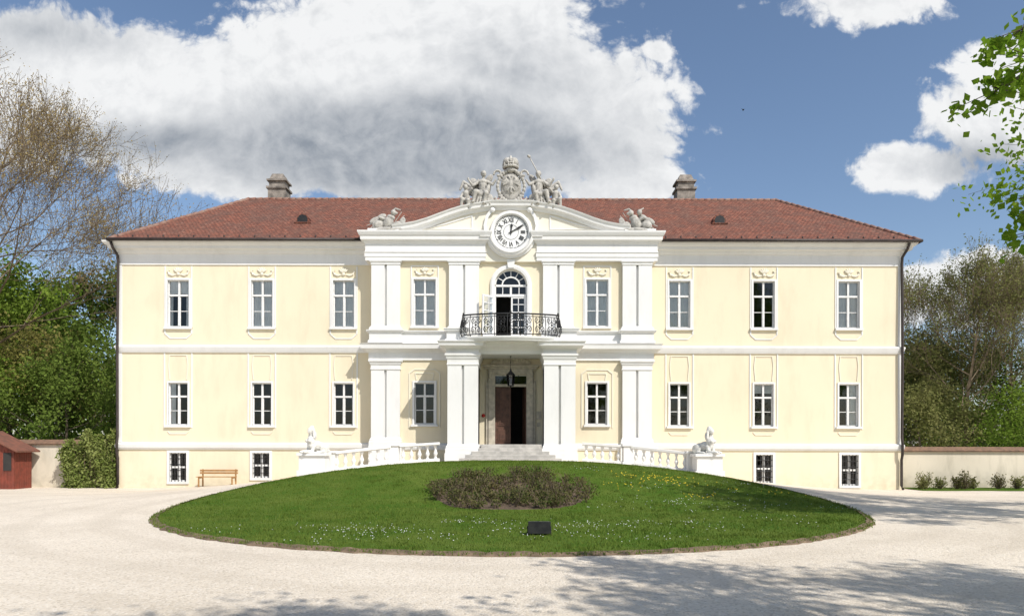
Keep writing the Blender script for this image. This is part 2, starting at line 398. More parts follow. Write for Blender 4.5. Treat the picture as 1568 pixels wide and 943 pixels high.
# flower bed
bed = empty('rose_bed')
mb = MB(); vs = []; NA2 = 60
vs.append((BC[0], BC[1], float(lz(*BC))+0.04))
for i in (1, 2, 3):
    for j in range(NA2):
        a = 2*math.pi*j/NA2; r = BR*i/3*(1+0.03*math.sin(5*a)+random.uniform(-.02, .02)); x = BC[0]+r*math.cos(a); y = BC[1]+r*math.sin(a)
        vs.append((x, y, float(lz(x, y))+(0.04+random.uniform(-.01, .02) if i < 3 else -0.02)))
fs = [(0, 1+j, 1+(j+1) % NA2) for j in range(NA2)]+[(1+i*NA2+j, 1+(i+1)*NA2+j, 1+(i+1)*NA2+(j+1) % NA2, 1+i*NA2+(j+1) % NA2) for i in range(2) for j in range(NA2)]
mb.add(vs, fs); mb.build('soil', SOIL, bed, True)
def leafquads(P, size, aspect=0.65):
    n = len(P); d = rng.normal(size=(n, 3)); d /= np.linalg.norm(d, axis=1)[:, None]
    e = rng.normal(size=(n, 3)); e -= (e*d).sum(1)[:, None]*d; e /= np.linalg.norm(e, axis=1)[:, None]
    s = size*(0.6+0.8*rng.random(n))[:, None]
    V = np.empty((n, 4, 3)); V[:, 0] = P-d*s*.5; V[:, 1] = P+e*s*.5*aspect-d*s*.05; V[:, 2] = P+d*s*.5; V[:, 3] = P-e*s*.5*aspect-d*s*.05
    return V.reshape(-1, 3)
P = []; segs = []
for k in range(150):
    a = random.uniform(0, 2*math.pi); r = 2.4*math.sqrt(random.random()*0.95+0.04)
    x = BC[0]+r*math.cos(a); y = BC[1]+r*math.sin(a); z = float(lz(x, y)); h = random.uniform(0.14, 0.42)
    m = random.randint(40, 110); P.append(np.stack([rng.normal(x, .13, m), rng.normal(y, .13, m), z+0.05+h*rng.random(m)**0.7], -1))
    for q in range(6):
        segs.append(((x, y, z), (x+random.gauss(0, .14), y+random.gauss(0, .14), z+h*1.25), 0.01, 0.005))
poly_np('rose_leaves', leafquads(np.concatenate(P), 0.065), 4, LEAF_ROSE, bed)

def tubes(name, segs, mat, k=5, parent=None, loc=None):
    P0 = np.array([s[0] for s in segs], float); P1 = np.array([s[1] for s in segs], float)
    R0 = np.array([s[2] for s in segs]); R1 = np.array([s[3] for s in segs])
    d = P1-P0; d /= (np.linalg.norm(d, axis=1)[:, None]+1e-9)
    ref = np.where(np.abs(d[:, 2:3]) < 0.9, np.array([[0, 0, 1.0]]), np.array([[0, 1.0, 0]]))
    a = np.cross(d, ref); a /= np.linalg.norm(a, axis=1)[:, None]; b = np.cross(d, a)
    n = len(segs); V = np.empty((n, k, 4, 3))
    for j in range(k):
        t0 = 2*np.pi*j/k; t1 = 2*np.pi*(j+1)/k
        c0 = a*np.cos(t0)+b*np.sin(t0); c1 = a*np.cos(t1)+b*np.sin(t1)
        V[:, j, 0] = P0+c0*R0[:, None]; V[:, j, 1] = P0+c1*R0[:, None]; V[:, j, 2] = P1+c1*R1[:, None]; V[:, j, 3] = P1+c0*R1[:, None]
    return poly_np(name, V.reshape(-1, 3), 4, mat, parent, loc)
tubes('stems', segs, TWIG, 3, bed)

# ------------------------------------------------------------------ PALACE
pal = empty('baroque_palace', (0, 0, 0))
cream = MB(); white = MB(); pale = MB(); frame = MB(); glass = MB(); curt = MB(); iron = MB(); orn = MB()
Y0 = 34.0; Y1 = 33.4
XL = fx(182); XR = fx(1379); RL = fx(567, Y1); RR = fx(998, Y1)
ZT = 11.4; ZB = -0.8
def wall_holes(x0, x1, z0, z1, y, holes, depth=0.2):
    X_ = sorted(set([x0, x1]+[h[0] for h in holes]+[h[1] for h in holes]))
    Z_ = sorted(set([z0, z1]+[h[2] for h in holes]+[h[3] for h in holes]))
    for i in range(len(X_)-1):
        for j in range(len(Z_)-1):
            cx = (X_[i]+X_[i+1])/2; cz = (Z_[j]+Z_[j+1])/2
            if any(h[0] < cx < h[1] and h[2] < cz < h[3] for h in holes): continue
            cream.add([(X_[i], y, Z_[j]), (X_[i+1], y, Z_[j]), (X_[i+1], y, Z_[j+1]), (X_[i], y, Z_[j+1])], [(0, 1, 2, 3)])
    for (a, b, c, d) in [h[:4] for h in holes]:
        white.add([(a, y, c), (a, y, d), (a, y+depth, d), (a, y+depth, c), (b, y, c), (b, y, d), (b, y+depth, d), (b, y+depth, c)],
                  [(0, 1, 2, 3), (4, 7, 6, 5), (1, 5, 6, 2), (0, 3, 7, 4)])
def surround(x0, x1, z0, z1, y, w=0.10, t=0.045):
    white.box(x0-w, x0, y-t, y+.02, z0, z1+w); white.box(x1, x1+w, y-t, y+.02, z0, z1+w); white.box(x0, x1, y-t, y+.02, z1, z1+w)
def win(x0, x1, z0, z1, y, curtain=None, split=0.68, bars=1, sill=True):
    yo = y+0.08; t = 0.045
    frame.box(x0, x0+t, yo, yo+.08, z0, z1); frame.box(x1-t, x1, yo, yo+.08, z0, z1)
    frame.box(x0+t, x1-t, yo, yo+.08, z0, z0+.07); frame.box(x0+t, x1-t, yo, yo+.08, z1-t, z1)
    xc = (x0+x1)/2; zt = z0+(z1-z0)*split
    frame.box(x0+t, x1-t, yo-.03, yo+.07, zt-.045, zt+.045)
    frame.box(xc-.045, xc+.045, yo-.02, yo+.07, z0+.07, zt-.045); frame.box(xc-.045, xc+.045, yo-.02, yo+.07, zt+.045, z1-t)
    for i in range(bars):
        zb = z0+.07+(zt-.045-z0-.07)*(i+1)/(bars+1)
        frame.box(x0+t, xc-.045, yo+.015, yo+.05, zb-.016, zb+.016); frame.box(xc+.045, x1-t, yo+.015, yo+.05, zb-.016, zb+.016)
    for (a, b) in ((x0+t, xc-.045), (xc+.045, x1-t)):
        frame.box(a, a+.022, yo+.01, yo+.06, z0+.07, zt-.045); frame.box(b-.022, b, yo+.01, yo+.06, z0+.07, zt-.045)
    for (a, b) in ((x0+t, xc-.04), (xc+.04, x1-t)):
        for (c, d) in ((z0+.06, zt-.04), (zt+.04, z1-t)):
            k1 = random.uniform(-.006, .006); k2 = random.uniform(-.006, .006)
            glass.add([(a, yo+.035+k1, c), (b, yo+.035+k2, c), (b, yo+.035+k2, d), (a, yo+.035+k1, d)], [(0, 1, 2, 3)])
    if curtain:
        for (a, b, za) in curtain:
            xa = x0+(x1-x0)*a; xb = x0+(x1-x0)*b; zc = z0+(z1-z0)*za; n = 18
            vs = []
            for i in range(n+1):
                xx_ = xa+(xb-xa)*i/n; yy_ = yo+.085+.012*math.sin(i*2.2)+random.uniform(-.004, .004)
                vs += [(xx_, yy_, zc), (xx_, yy_, z1)]
            curt.add(vs, [(2*i, 2*i+2, 2*i+3, 2*i+1) for i in range(n)])
    if sill: white.box(x0-.16, x1+.16, y-.12, y+.08, z0-.10, z0)
def outline(path, y, w=.05, t=.03, closed=False, mbx=None):
    (mbx or white).elev(path, [(-w/2, y-t), (w/2, y-t), (w/2, y+.01), (-w/2, y+.01)], closed)

full = [(0.0, 1.0, 0.0)]
UPC = {273: [(0.0, .18, 0), (.8, 1, 0), (0, 1, .72)], 401: full, 526: full, 1040: full, 1169: None, 1299: [(0, .46, 0), (.54, 1, 0)], 650: full, 914: full}
LOC = {273: [(0, .3, 0)], 401: None, 526: None, 1040: None, 1169: [(0, 1, .78)], 1299: [(.6, 1, 0)], 650: None, 914: None}
def shell(xc, y, zo, s=1.0):
    for i in range(5):
        a = (i-2)*.42; orn.ell((xc+.15*s*math.sin(a), y-.03, zo+.06+.13*s*math.cos(a)), (.045*s, .05, .12*s), (0, a, 0), 8, 6)
    orn.ell((xc, y-.03, zo), (.08*s, .06, .07*s), (0, 0, 0), 8, 6)
    for m in (-1, 1):
        orn.tube([(xc+m*.10*s, y-.02, zo-.02), (xc+m*.26*s, y-.03, zo-.07), (xc+m*.40*s, y-.03, zo+.0), (xc+m*.46*s, y-.03, zo+.14), (xc+m*.38*s, y-.03, zo+.2)], [.035, .045, .05, .04, .025], 6)
def wing(cxs, x0, x1, base):
    holes = []
    for c in cxs:
        xc = fx(c)
        u = (xc-.53, xc+.53, fz(502), fz(430)); l = (xc-.48, xc+.48, fz(652), fz(587))
        holes += [u, l]
        win(*u, Y0, UPC[c]); surround(*u, Y0, .09)
        win(*l, Y0, LOC[c]); surround(*l, Y0, .08)
        zt = fz(409)
        outline([(xc-.66, fz(512)), (xc-.66, zt)], Y0, .06); outline([(xc+.66, fz(512)), (xc+.66, zt)], Y0, .06)
        outline([(xc-.66, fz(512)), (xc-.4, fz(519)), (xc+.4, fz(519)), (xc+.66, fz(512))], Y0, .05)
        shell(xc, Y0, fz(421), 1.15)
        zt = fz(541)
        outline([(xc-.68, fz(656)), (xc-.68, zt)], Y0, .06); outline([(xc+.68, fz(656)), (xc+.68, zt)], Y0, .06)
        outline([(xc-.42, fz(582)), (xc-.48, fz(560)), (xc-.42, fz(545)), (xc+.42, fz(545)), (xc+.48, fz(560)), (xc+.42, fz(582))], Y0, .04, mbx=orn)
        outline([(xc-.52, fz(661)), (xc-.4, fz(665)), (xc+.4, fz(665)), (xc+.52, fz(661))], Y0, .04, mbx=orn)
    for (a, b, c_, d) in base:
        h = (fx(a), fx(b), fz(d), fz(c_)); holes.append(h)
        win(*h, Y0, None, split=.5, bars=0, sill=False); surround(*h, Y0, .12, .05); white.box(h[0]-.12, h[1]+.12, Y0-.06, Y0+.05, h[2]-.12, h[2])
        n = 5
        for i in range(n):
            xx_ = h[0]+(h[1]-h[0])*(i+.5)/n; iron.tube([(xx_, Y0+.03, h[2]), (xx_, Y0+.03, h[3])], .016, 5)
        for q in (.2, .4, .6, .8):
            zz_ = h[2]+(h[3]-h[2])*q; iron.tube([(h[0], Y0+.025, zz_), (h[1], Y0+.025, zz_)], .016, 5)
    wall_holes(x0, x1, ZB, ZT, Y0, holes)
wing([273, 401, 526], XL, RL+.1, [(260, 286, 694, 738), (387, 413, 694, 732)])
wing([1040, 1169, 1299], RR-.1, XR, [(1157, 1183, 695, 738), (1288, 1314, 695, 742)])
for (x, sgn) in ((XL, 1), (XR, -1)):
    cream.add([(x, Y0, ZB), (x, 46, ZB), (x, 46, ZT), (x, Y0, ZT)], [(0, 1, 2, 3)])
cream.add([(XL, 46, ZB), (XR, 46, ZB), (XR, 46, ZT), (XL, 46, ZT)], [(0, 1, 2, 3)])
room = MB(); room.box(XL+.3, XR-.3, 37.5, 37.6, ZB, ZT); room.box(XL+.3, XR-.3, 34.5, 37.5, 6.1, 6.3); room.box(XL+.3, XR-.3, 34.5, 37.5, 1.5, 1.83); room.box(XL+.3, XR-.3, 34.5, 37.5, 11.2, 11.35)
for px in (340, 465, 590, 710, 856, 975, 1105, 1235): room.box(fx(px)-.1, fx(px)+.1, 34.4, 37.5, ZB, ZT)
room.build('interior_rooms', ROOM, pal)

# ---- cornice + strings of main block
loop = [(XL, 46), (XL, Y0), (XR, Y0), (XR, 46)]
white.plan(loop, [(-.02, 10.72), (.05, 10.72), (.05, 10.80), (.03, 10.82), (.03, 11.24), (.10, 11.28), (.16, 11.36), (.18, 11.42), (.36, 11.46), (.38, 11.58), (.46, 11.62), (.54, 11.72), (.56, 11.80), (-.02, 11.80)])
for seg in ([(XL, 46), (XL, Y0), (RL+.05, Y0)], [(RR-.05, Y0), (XR, Y0), (XR, 46)]):
    white.plan(seg, [(-.02, fz(541)), (.06, fz(541)), (.10, fz(538)), (.15, fz(533)), (.15, fz(531)), (.04, fz(529.5)), (-.02, fz(529.5))])
    white.plan(seg, [(-.02, fz(689)), (.06, fz(689)), (.12, fz(686)), (.14, fz(681)), (.12, fz(679.5)), (-.02, fz(678))])
white.box(XL-.012, XL+.16, Y0-.03, Y0+.1, fz(678), fz(541)-.001); white.box(XR-.16, XR+.012, Y0-.03, Y0+.1, fz(678), fz(541)-.001)
white.box(XL-.012, XL+.16, Y0-.03, Y0+.1, fz(529.5), 10.719); white.box(XR-.16, XR+.012, Y0-.03, Y0+.1, fz(529.5), 10.719)

# ---- roof
ZE = 11.83; YE = 33.36; ZR = 16.03; YR = 39.6; XRL = -15.3; XRR = 15.25; EL = -19.75; ER = 19.95
roof = MB()
roof.add([(EL, YE, ZE), (ER, YE, ZE), (XRR, YR, ZR), (XRL, YR, ZR), (EL, 46.6, ZE), (ER, 46.6, ZE)],
         [(0, 1, 2, 3), (1, 5, 2), (5, 4, 3, 2), (4, 0, 3)])
roof.build('tiled_roof', ROOF, pal, fixn=True)
rc = MB()
def caps(a, b):
    a = Vector(a); b = Vector(b); n = int((b-a).length/.38)
    for i in range(n):
        p = a.lerp(b, i/n); q = a.lerp(b, (i+1.08)/n)
        rc.tube([p+Vector((0, 0, -.02)), q+Vector((0, 0, .0))], [.09, .105], 8)
caps((XRL, YR, ZR), (XRR, YR, ZR)); caps((EL, YE, ZE), (XRL, YR, ZR)); caps((ER, YE, ZE), (XRR, YR, ZR))
rc.build('ridge_tiles', simple('ridge_tile_clay', (0.22, 0.095, 0.065), (0.28, 0.19, 0.15), 3), pal, True)
gt = MB()
gt.tube([(EL-.05, YE-.06, ZE-.03), (fx(556, YE), YE-.06, ZE-.03)], .075, 8); gt.tube([(fx(1010, YE), YE-.06, ZE-.03), (ER+.05, YE-.06, ZE-.03)], .075, 8)
gt.tube([(EL-.03, YE-.06, ZE-.03), (EL-.03, 46, ZE-.03)], .075, 8); gt.tube([(ER+.03, YE-.06, ZE-.03), (ER+.03, 46, ZE-.03)], .075, 8)
for x in np.arange(EL+.3, ER, .75):   # snow-guard hooks
    if abs(x) > 7.3: gt.box(x-.03, x+.03, YE+.25, YE+.30, ZE+.15, ZE+.27)
gt.build('gutter', GUTTER, pal, True)
dp = MB()
for (x, s_) in ((XL+.03, -1), (XR-.03, 1)):
    zt_ = fz(396)
    dp.tube([(x+s_*.1, Y0-.62, 11.72), (x+s_*.06, Y0-.5, 11.45), (x, Y0-.16, zt_+.05), (x, Y0-.13, zt_-.3), (x, Y0-.19, 6.9), (x, Y0-.19, 6.2), (x, Y0-.16, 2.2), (x, Y0-.22, 1.9), (x, Y0-.22, 1.4), (x, Y0-.13, 1.1), (x, Y0-.13, g(x, 34)+.2), (x-s_*.05, Y0-.35, g(x, 34)+.05)], .065, 8)
dp.build('downpipes', GUTTER, pal, True)
vent = MB(); ventd = MB()
for x in (fx(465, 35.8), fx(1099, 35.8)):
    z = 13.35; y = 35.55
    prof = [(-.32, 0), (-.32, .25), (-.22, .42), (0, .5), (.22, .42), (.32, .25), (.32, 0)]
    vent.prism([(x+a, z+b) for a, b in prof], y, y+.9)
    ventd.prism([(x+a*.8, z+.03+b*.8) for a, b in prof], y-.02, y+.05)
    vent.box(x-.42, x+.42, y-.08, y+.1, z-.04, z+.02)
vent.build('roof_vents', ROOF, pal); ventd.build('vent_openings', IRON, pal)
ch = MB()
for px in (427, 1047):
    x = fx(px, 40.3); w = .52
    ch.box(x-w, x+w, 39.85, 40.75, 15.0, 16.75); ch.box(x-w-.08, x+w+.08, 39.77, 40.83, 16.75, 16.87)
    ch.box(x-w+.05, x+w-.05, 39.9, 40.7, 16.87, 17.2); ch.box(x-w-.06, x+w+.06, 39.79, 40.81, 17.2, 17.3)
    ch.add([(x-w+.05, 39.9, 17.3), (x+w-.05, 39.9, 17.3), (x+w-.05, 40.7, 17.3), (x-w+.05, 40.7, 17.3), (x-w+.2, 40.0, 17.66), (x+w-.2, 40.0, 17.66), (x+w-.2, 40.6, 17.66), (x-w+.2, 40.6, 17.66)],
           [(0,1,5,4),(1,2,6,5),(2,3,7,6),(3,0,4,7),(4,5,6,7)])
ch.build('chimneys', CHIM, pal)

# ---- central risalit
CX = fx(781.8, Y1)
AX = CX; AW = .80; ZS = fz(437, Y1); ZA = ZS+AW; ZF = 6.72
hw = []
for px in (650, 914):
    xc = fx(px, Y1)
    u = (xc-.54, xc+.54, fz(500, Y1), fz(428, Y1)); l = (xc-.50, xc+.50, fz(650, Y1), fz(586, Y1)); hw += [u, l]
    win(*u, Y1, UPC[px]); surround(*u, Y1, .09); win(*l, Y1, LOC[px]); surround(*l, Y1, .09)
    shell(xc, Y1, fz(419, Y1), 1.0)
    outline([(xc-.66, fz(500, Y1)), (xc-.66, fz(408, Y1)), (xc+.66, fz(408, Y1)), (xc+.66, fz(500, Y1))], Y1, .05)
    outline([(xc-.75, fz(655, Y1)), (xc-.75, fz(572, Y1)), (xc-.5, fz(566, Y1)), (xc+.5, fz(566, Y1)), (xc+.75, fz(572, Y1)), (xc+.75, fz(655, Y1))], Y1, .05, mbx=orn)
    outline([(xc-.4, fz(582, Y1)), (xc-.45, fz(572, Y1)), (xc+.45, fz(572, Y1)), (xc+.4, fz(582, Y1))], Y1, .04, mbx=orn)
door = (fx(758, Y1), fx(806, Y1), 1.83, fz(574, Y1))
arch = (AX-AW, AX+AW, ZF, ZA)
wall_holes(RL, RR, ZB, 11.9, Y1, hw+[door, arch], .2)
for x in (RL, RR): cream.add([(x, Y1, ZB), (x, Y0, ZB), (x, Y0, 11.9), (x, Y1, 11.9)], [(0, 1, 2, 3)])
for s_ in (-1, 1):
    pts = [(AX+s_*AW, ZA+.001)]+[(AX+s_*AW*math.cos(t), ZS+AW*math.sin(t)) for t in np.linspace(0, math.pi/2, 12)]
    cream.prism(pts, Y1-.003, Y1+.2)
ap = [(AX-AW-.09, ZF), (AX-AW-.09, ZS)]+[(AX-(AW+.09)*math.cos(t), ZS+(AW+.09)*math.sin(t)) for t in np.linspace(0.1, math.pi-.1, 18)]+[(AX+AW+.09, ZS), (AX+AW+.09, ZF)]
white.elev(ap, [(-.09, Y1-.10), (.03, Y1-.12), (.12, Y1-.08), (.12, Y1+.01), (-.09, Y1+.01)])
def bar(x0, x1, z0, z1, yy=Y1+.10, d=.07): frame.box(x0, x1, yy, yy+d, z0, z1)
bar(AX-AW, AX-AW+.07, ZF, ZS); bar(AX+AW-.07, AX+AW, ZF, ZS)
ztr = fz(452, Y1)
bar(AX-AW+.07, AX+AW-.07, ztr-.06, ztr+.06, Y1+.07, .1); bar(AX-AW+.07, AX+AW-.07, ZS-.05, ZS+.05, Y1+.08, .1)
bar(AX-.05, AX+.05, ztr+.06, ZS-.05)
for q in (-.4, .4): bar(AX+q-.02, AX+q+.02, ztr+.06, ZS-.05, Y1+.11, .04)
for rr_ in (AW-.04, .42):
    frame.elev([(AX-rr_*math.cos(t), ZS+.05+(rr_-.05)*math.sin(t)) for t in np.linspace(0, math.pi, 20)], [(-.03, Y1+.10), (.035, Y1+.10), (.035, Y1+.17), (-.03, Y1+.17)])
for t in np.linspace(0, math.pi, 7)[1:-1]:
    frame.elev([(AX+.42*math.cos(t), ZS+.05+.38*math.sin(t)), (AX+(AW-.05)*math.cos(t), ZS+.05+(AW-.1)*math.sin(t))], [(-.018, Y1+.11), (.018, Y1+.11), (.018, Y1+.15), (-.018, Y1+.15)])
gp = [(AX-(AW-.02)*math.cos(t), ZS+(AW-.02)*math.sin(t)) for t in np.linspace(0, math.pi, 16)]+[(AX+AW-.02, ztr), (AX-AW+.02, ztr)]
glass.add([(p[0], Y1+.14, p[1]) for p in gp], [tuple(range(len(gp)))])
def leaf(x0, x1, z0, z1, fr, gl, M=None):
    bx = [(x0, x0+.08, z0, z1), (x1-.08, x1, z0, z1), (x0+.08, x1-.08, z1-.08, z1), (x0+.08, x1-.08, z0, z0+.5)]
    for q in (.36, .52, .68, .84):
        zz_ = z0+(z1-z0)*q; bx.append((x0+.08, x1-.08, zz_-.018, zz_+.018))
    bx.append(((x0+x1)/2-.018, (x0+x1)/2+.018, z0+.5, z1-.08))
    for (a, b, c, d) in bx: fr.box(a, b, -.025, .025, c, d)
    gl.add([(x0+.05, 0, z0+.4), (x1-.05, 0, z0+.4), (x1-.05, 0, z1-.05), (x0+.05, 0, z1-.05)], [(0, 1, 2, 3)])
for (nm, xh, ang, w) in (('left_door_leaf', AX-AW+.02, math.radians(-140), .78), ('right_door_leaf', AX+AW-.07, math.radians(0), -.72)):
    f_ = MB(); g_ = MB()
    leaf(min(0, w), max(0, w), 0, ztr-.06-ZF, f_, g_)
    f_.build(nm, FRAME, pal, loc=(xh, Y1+(.12 if ang == 0 else -.02), ZF), rotz=ang); g_.build(nm+'_glass', GLASS, pal, loc=(xh, Y1+(.12 if ang == 0 else -.02), ZF), rotz=ang, fixn=False)

# pilasters
def U(x0, x1, yf, yb): return [(x0, yb), (x0, yf), (x1, yf), (x1, yb)]
def pier(x0, x1, yf, yb, z0, z1, base=.45, cap=.35, two=True, capout=.12):
    gap = .06; xm = (x0+x1)/2
    white.box(x0+.03, x1-.03, yf+.12, yb, z0+base, z1-cap)
    if two:
        white.box(x0, xm-gap, yf, yf+.16, z0+base, z1-cap); white.box(xm+gap, x1, yf, yf+.16, z0+base, z1-cap)
    else: white.box(x0, x1, yf, yf+.1, z0+base, z1-cap)
    white.plan(U(x0, x1, yf, yb), [(-.05, z0), (.09, z0), (.09, z0+base*.5), (.06, z0+base*.55), (.07, z0+base*.7), (.03, z0+base*.8), (.0, z0+base), (-.05, z0+base)])
    c = z1-cap
    white.plan(U(x0, x1, yf, yb), [(-.05, c), (.02, c), (.04, c+cap*.1), (.015, c+cap*.18), (.015, c+cap*.45), (.05, c+cap*.55), (.08, c+cap*.75), (capout, c+cap*.82), (capout, z1), (-.05, z1)])
YP = 33.2
ZC0 = 10.75
up = [(568, 612), (687, 733), (831, 878), (953, 998)]
for (a, b) in up:
    pier(fx(a, YP), fx(b, YP), YP, Y1+.01, fz(506, YP), ZC0+.02, .22, .22, True, .07)
esec = [(-.02, ZC0), (.22, ZC0), (.22, ZC0+.16), (.25, ZC0+.18), (.25, ZC0+.36), (.29, ZC0+.40), (.22, ZC0+.44), (.22, ZC0+.80), (.27, ZC0+.86), (.31, ZC0+.93), (.42, ZC0+.97), (.43, ZC0+1.12), (.48, ZC0+1.18), (.54, ZC0+1.30), (.55, ZC0+1.38), (-.02, ZC0+1.38)]
xi0 = fx(736, YP); xi1 = fx(828, YP)
white.plan([(RL, Y0+.3), (RL, Y1), (xi0, Y1), (xi0, Y1+.3)], esec)
white.plan([(xi1, Y1+.3), (xi1, Y1), (RR, Y1), (RR, Y0+.3)], esec)
PD = 33.0
def PP(px, py): return (fx(px, PD), fz(py, PD))
topL = [(600, 348.5), (615, 347), (635, 343.5), (655, 337.5), (672, 331), (690, 324.5), (706, 319.5), (722, 316), (738, 313.5), (752, 311)]
cxp = 781.8
topR = [(2*cxp-a, b) for a, b in reversed(topL)]
topP = [PP(*p) for p in topL]+[PP(*p) for p in topR]
zb = ZC0+1.37
clockc = (CX, fz(354, PD))
pedim = [(topP[0][0], zb)]+topP+[(topP[-1][0], zb)]
pale.prism(pedim, Y1-.15, Y1+1.6)
white.elev(topP, [(-.28, Y1-.17), (-.28, Y1-.22), (-.21, Y1-.25), (-.16, Y1-.28), (-.12, Y1-.42), (.0, Y1-.44), (.06, Y1-.50), (.11, Y1-.52), (.12, Y1+.6), (-.28, Y1+.6)])
pale.prism([(xi0+.003, ZC0-.03), (xi0+.003, zb+.02), (xi1-.003, zb+.02), (xi1-.003, ZC0-.03)], Y1-.16, Y1+.3)
r1 = 1.10
arcp = [(xi0-.05, clockc[1]-.32)]
t0 = math.asin(.32/r1)
arcp += [(clockc[0]-r1*math.cos(t), clockc[1]-r1*math.sin(t)) for t in np.linspace(t0, math.pi-t0, 20)]
arcp += [(xi1+.05, clockc[1]-.32)]
white.elev(arcp, [(-.16, Y1-.17), (-.16, Y1-.24), (-.08, Y1-.28), (-.05, Y1-.42), (.02, Y1-.45), (.05, Y1-.5), (.08, Y1-.5), (.08, Y1-.17)])
for s_ in (-1, 1):
    xs_ = clockc[0]+s_*1.28
    white.elev([(xs_-s_*.10, clockc[1]-.25), (xs_-s_*.02, clockc[1]+.3), (xs_-s_*.12, clockc[1]+.75), (xs_-s_*.35, clockc[1]+1.08)], [(-.07, Y1-.17), (-.07, Y1-.30), (.07, Y1-.30), (.07, Y1-.17)])
    white.ell((xs_-s_*.10, Y1-.28, clockc[1]-.22), (.14, .12, .14)); white.ell((xs_-s_*.38, Y1-.28, clockc[1]+1.06), (.13, .12, .13))
    outline([(clockc[0]+s_*1.9, zb+.18), (clockc[0]+s_*4.2, zb+.18), (clockc[0]+s_*3.2, zb+.42), (clockc[0]+s_*1.9, zb+.82)][::1], Y1-.15, .05, .04, True)
white.prism([(AX-.14, ZA+.02), (AX-.2, ZA+.42), (AX+.2, ZA+.42), (AX+.14, ZA+.02)], Y1-.2, Y1)
# --- bands on the risalit: dado between storeys
zs0 = fz(541, Y1); zs1 = fz(528, Y1); zd = fz(506, YP)
uL = [(RL, Y0+.02), (RL, Y1), (-3.05, Y1)]; uR = [(2.95, Y1), (RR, Y1), (RR, Y0+.02)]
for u_ in (uL, uR):
    white.plan(u_, [(-.02, fz(552, Y1)), (.08, fz(552, Y1)), (.08, zs0), (.14, zs0+.05), (.24, zs0+.12), (.40, zs0+.18), (.42, zs1-.06), (.46, zs1), (.25, zs1+.04), (-.02, zs1+.04)])
    white.plan(u_, [(-.02, zs1+.03), (.06, zs1+.03), (.06, zd-.12), (.12, zd-.1), (.18, zd-.04), (.18, zd), (-.02, zd+.01)])
for (a, b) in up:
    white.plan(U(fx(a, YP)-.04, fx(b, YP)+.04, YP-.03, Y1), [(0, zs1+.05), (.10, zs1+.05), (.10, zs1+.16), (.04, zs1+.2), (.04, zd-.13), (.12, zd-.08), (.16, zd-.03), (.16, zd+.006), (-.05, zd+.006)])
for (a, b) in ((568, 612), (953, 998)):
    white.box(fx(a, YP)-.1, fx(b, YP)+.1, YP-.1, Y1, ZB, 1.75)
    pier(fx(a, YP), fx(b, YP), YP, Y1+.01, 1.75, fz(551, YP), .42, .5)
for u_ in ([(RL, Y0), (RL, Y1), (-3.0, Y1)], [(2.9, Y1), (RR, Y1), (RR, Y0)]):
    white.plan(u_, [(-.02, fz(689)), (.05, fz(689)), (.09, fz(686)), (.09, fz(681)), (-.02, fz(678))])
# ---- portico
YQ = 31.4
PL = (fx(685, YQ), fx(732, YQ)); PR = (fx(833, YQ), fx(881, YQ))
zcap = fz(541, YQ)
for (a, b) in (PL, PR):
    white.box(a-.12, b+.12, YQ-.12, Y1-.001, .3, 1.42)
    white.box(a+.03, b-.03, YQ+.2, Y1-.002, 1.42, zcap)
    pier(a, b, YQ, Y1-.003, 1.42, zcap, .42, .55)
psec = [(-.05, zcap), (.05, zcap), (.05, zcap+.15), (.10, zcap+.2), (.20, zcap+.26), (.36, zcap+.32), (.38, zcap+.44), (.44, zcap+.5), (.44, zcap+.54), (-.05, zcap+.54)]
pfoot = [(PL[0], Y1), (PL[0], YQ), (PL[1], YQ), (PL[1]+.1, YQ+.25), (PR[0]-.1, YQ+.25), (PR[0], YQ), (PR[1], YQ), (PR[1], Y1)]
white.slab(pfoot, zcap+.001, zcap+.52)
white.plan(pfoot, psec)
zp0 = zcap+.54; zp1 = fz(503, 31.5)
for (a, b) in ((PL[0]-.05, PL[0]+.85), (PR[1]-.85, PR[1]+.05)):
    white.box(a, b, YQ+.05, Y1-.2, zp0, zp1-.12)
    white.plan(U(a, b, YQ+.05, Y1-.2), [(-.05, zp0), (.08, zp0), (.08, zp0+.1), (0.0, zp0+.14), (-.05, zp0+.14)])
    white.box(a-.1, b+.1, YQ-.05, Y1-.2, zp1-.12, zp1-.04); white.box(a-.14, b+.14, YQ-.09, Y1-.2, zp1-.04, zp1)
BX = CX+.0; bw = 2.2
bal = [(BX-bw, Y1-.3), (BX-bw, 31.25)]+[(BX-bw+.25+(2*bw-.5)*t, 31.05-.38*math.sin(math.pi*t)) for t in np.linspace(0, 1, 13)]+[(BX+bw, 31.25), (BX+bw, Y1-.3)]
zbal = zp0+.16
white.slab(bal, zp0-.02, zbal-.01)
white.plan(bal, [(-.1, zp0-.05), (-.02, zp0-.05), (.0, zp0), (.04, zp0+.05), (.06, zp0+.10), (.06, zbal), (-.1, zbal)])
def pathpt(path, s):
    L = [0]
    for i in range(1, len(path)): L.append(L[-1]+(Vector(path[i])-Vector(path[i-1])).length)
    s = max(0, min(L[-1]-1e-6, s))
    for i in range(1, len(path)):
        if s <= L[i]:
            t = (s-L[i-1])/(L[i]-L[i-1]); a = Vector(path[i-1]); b = Vector(path[i]); d = (b-a).normalized()
            return a.lerp(b, t), Vector((d.y, -d.x))
LT = sum((Vector(bal[i])-Vector(bal[i-1])).length for i in range(1, len(bal)))
rail = MB(); H = 1.0
def prof_out(h): return .16*math.sin(math.pi*min(1, max(0, h))**.8)*(1-h*.5)
def rp(s, h): p, n_ = pathpt(bal, s); o = prof_out(h); return (p.x+n_.x*o, p.y+n_.y*o, zbal+h*H)
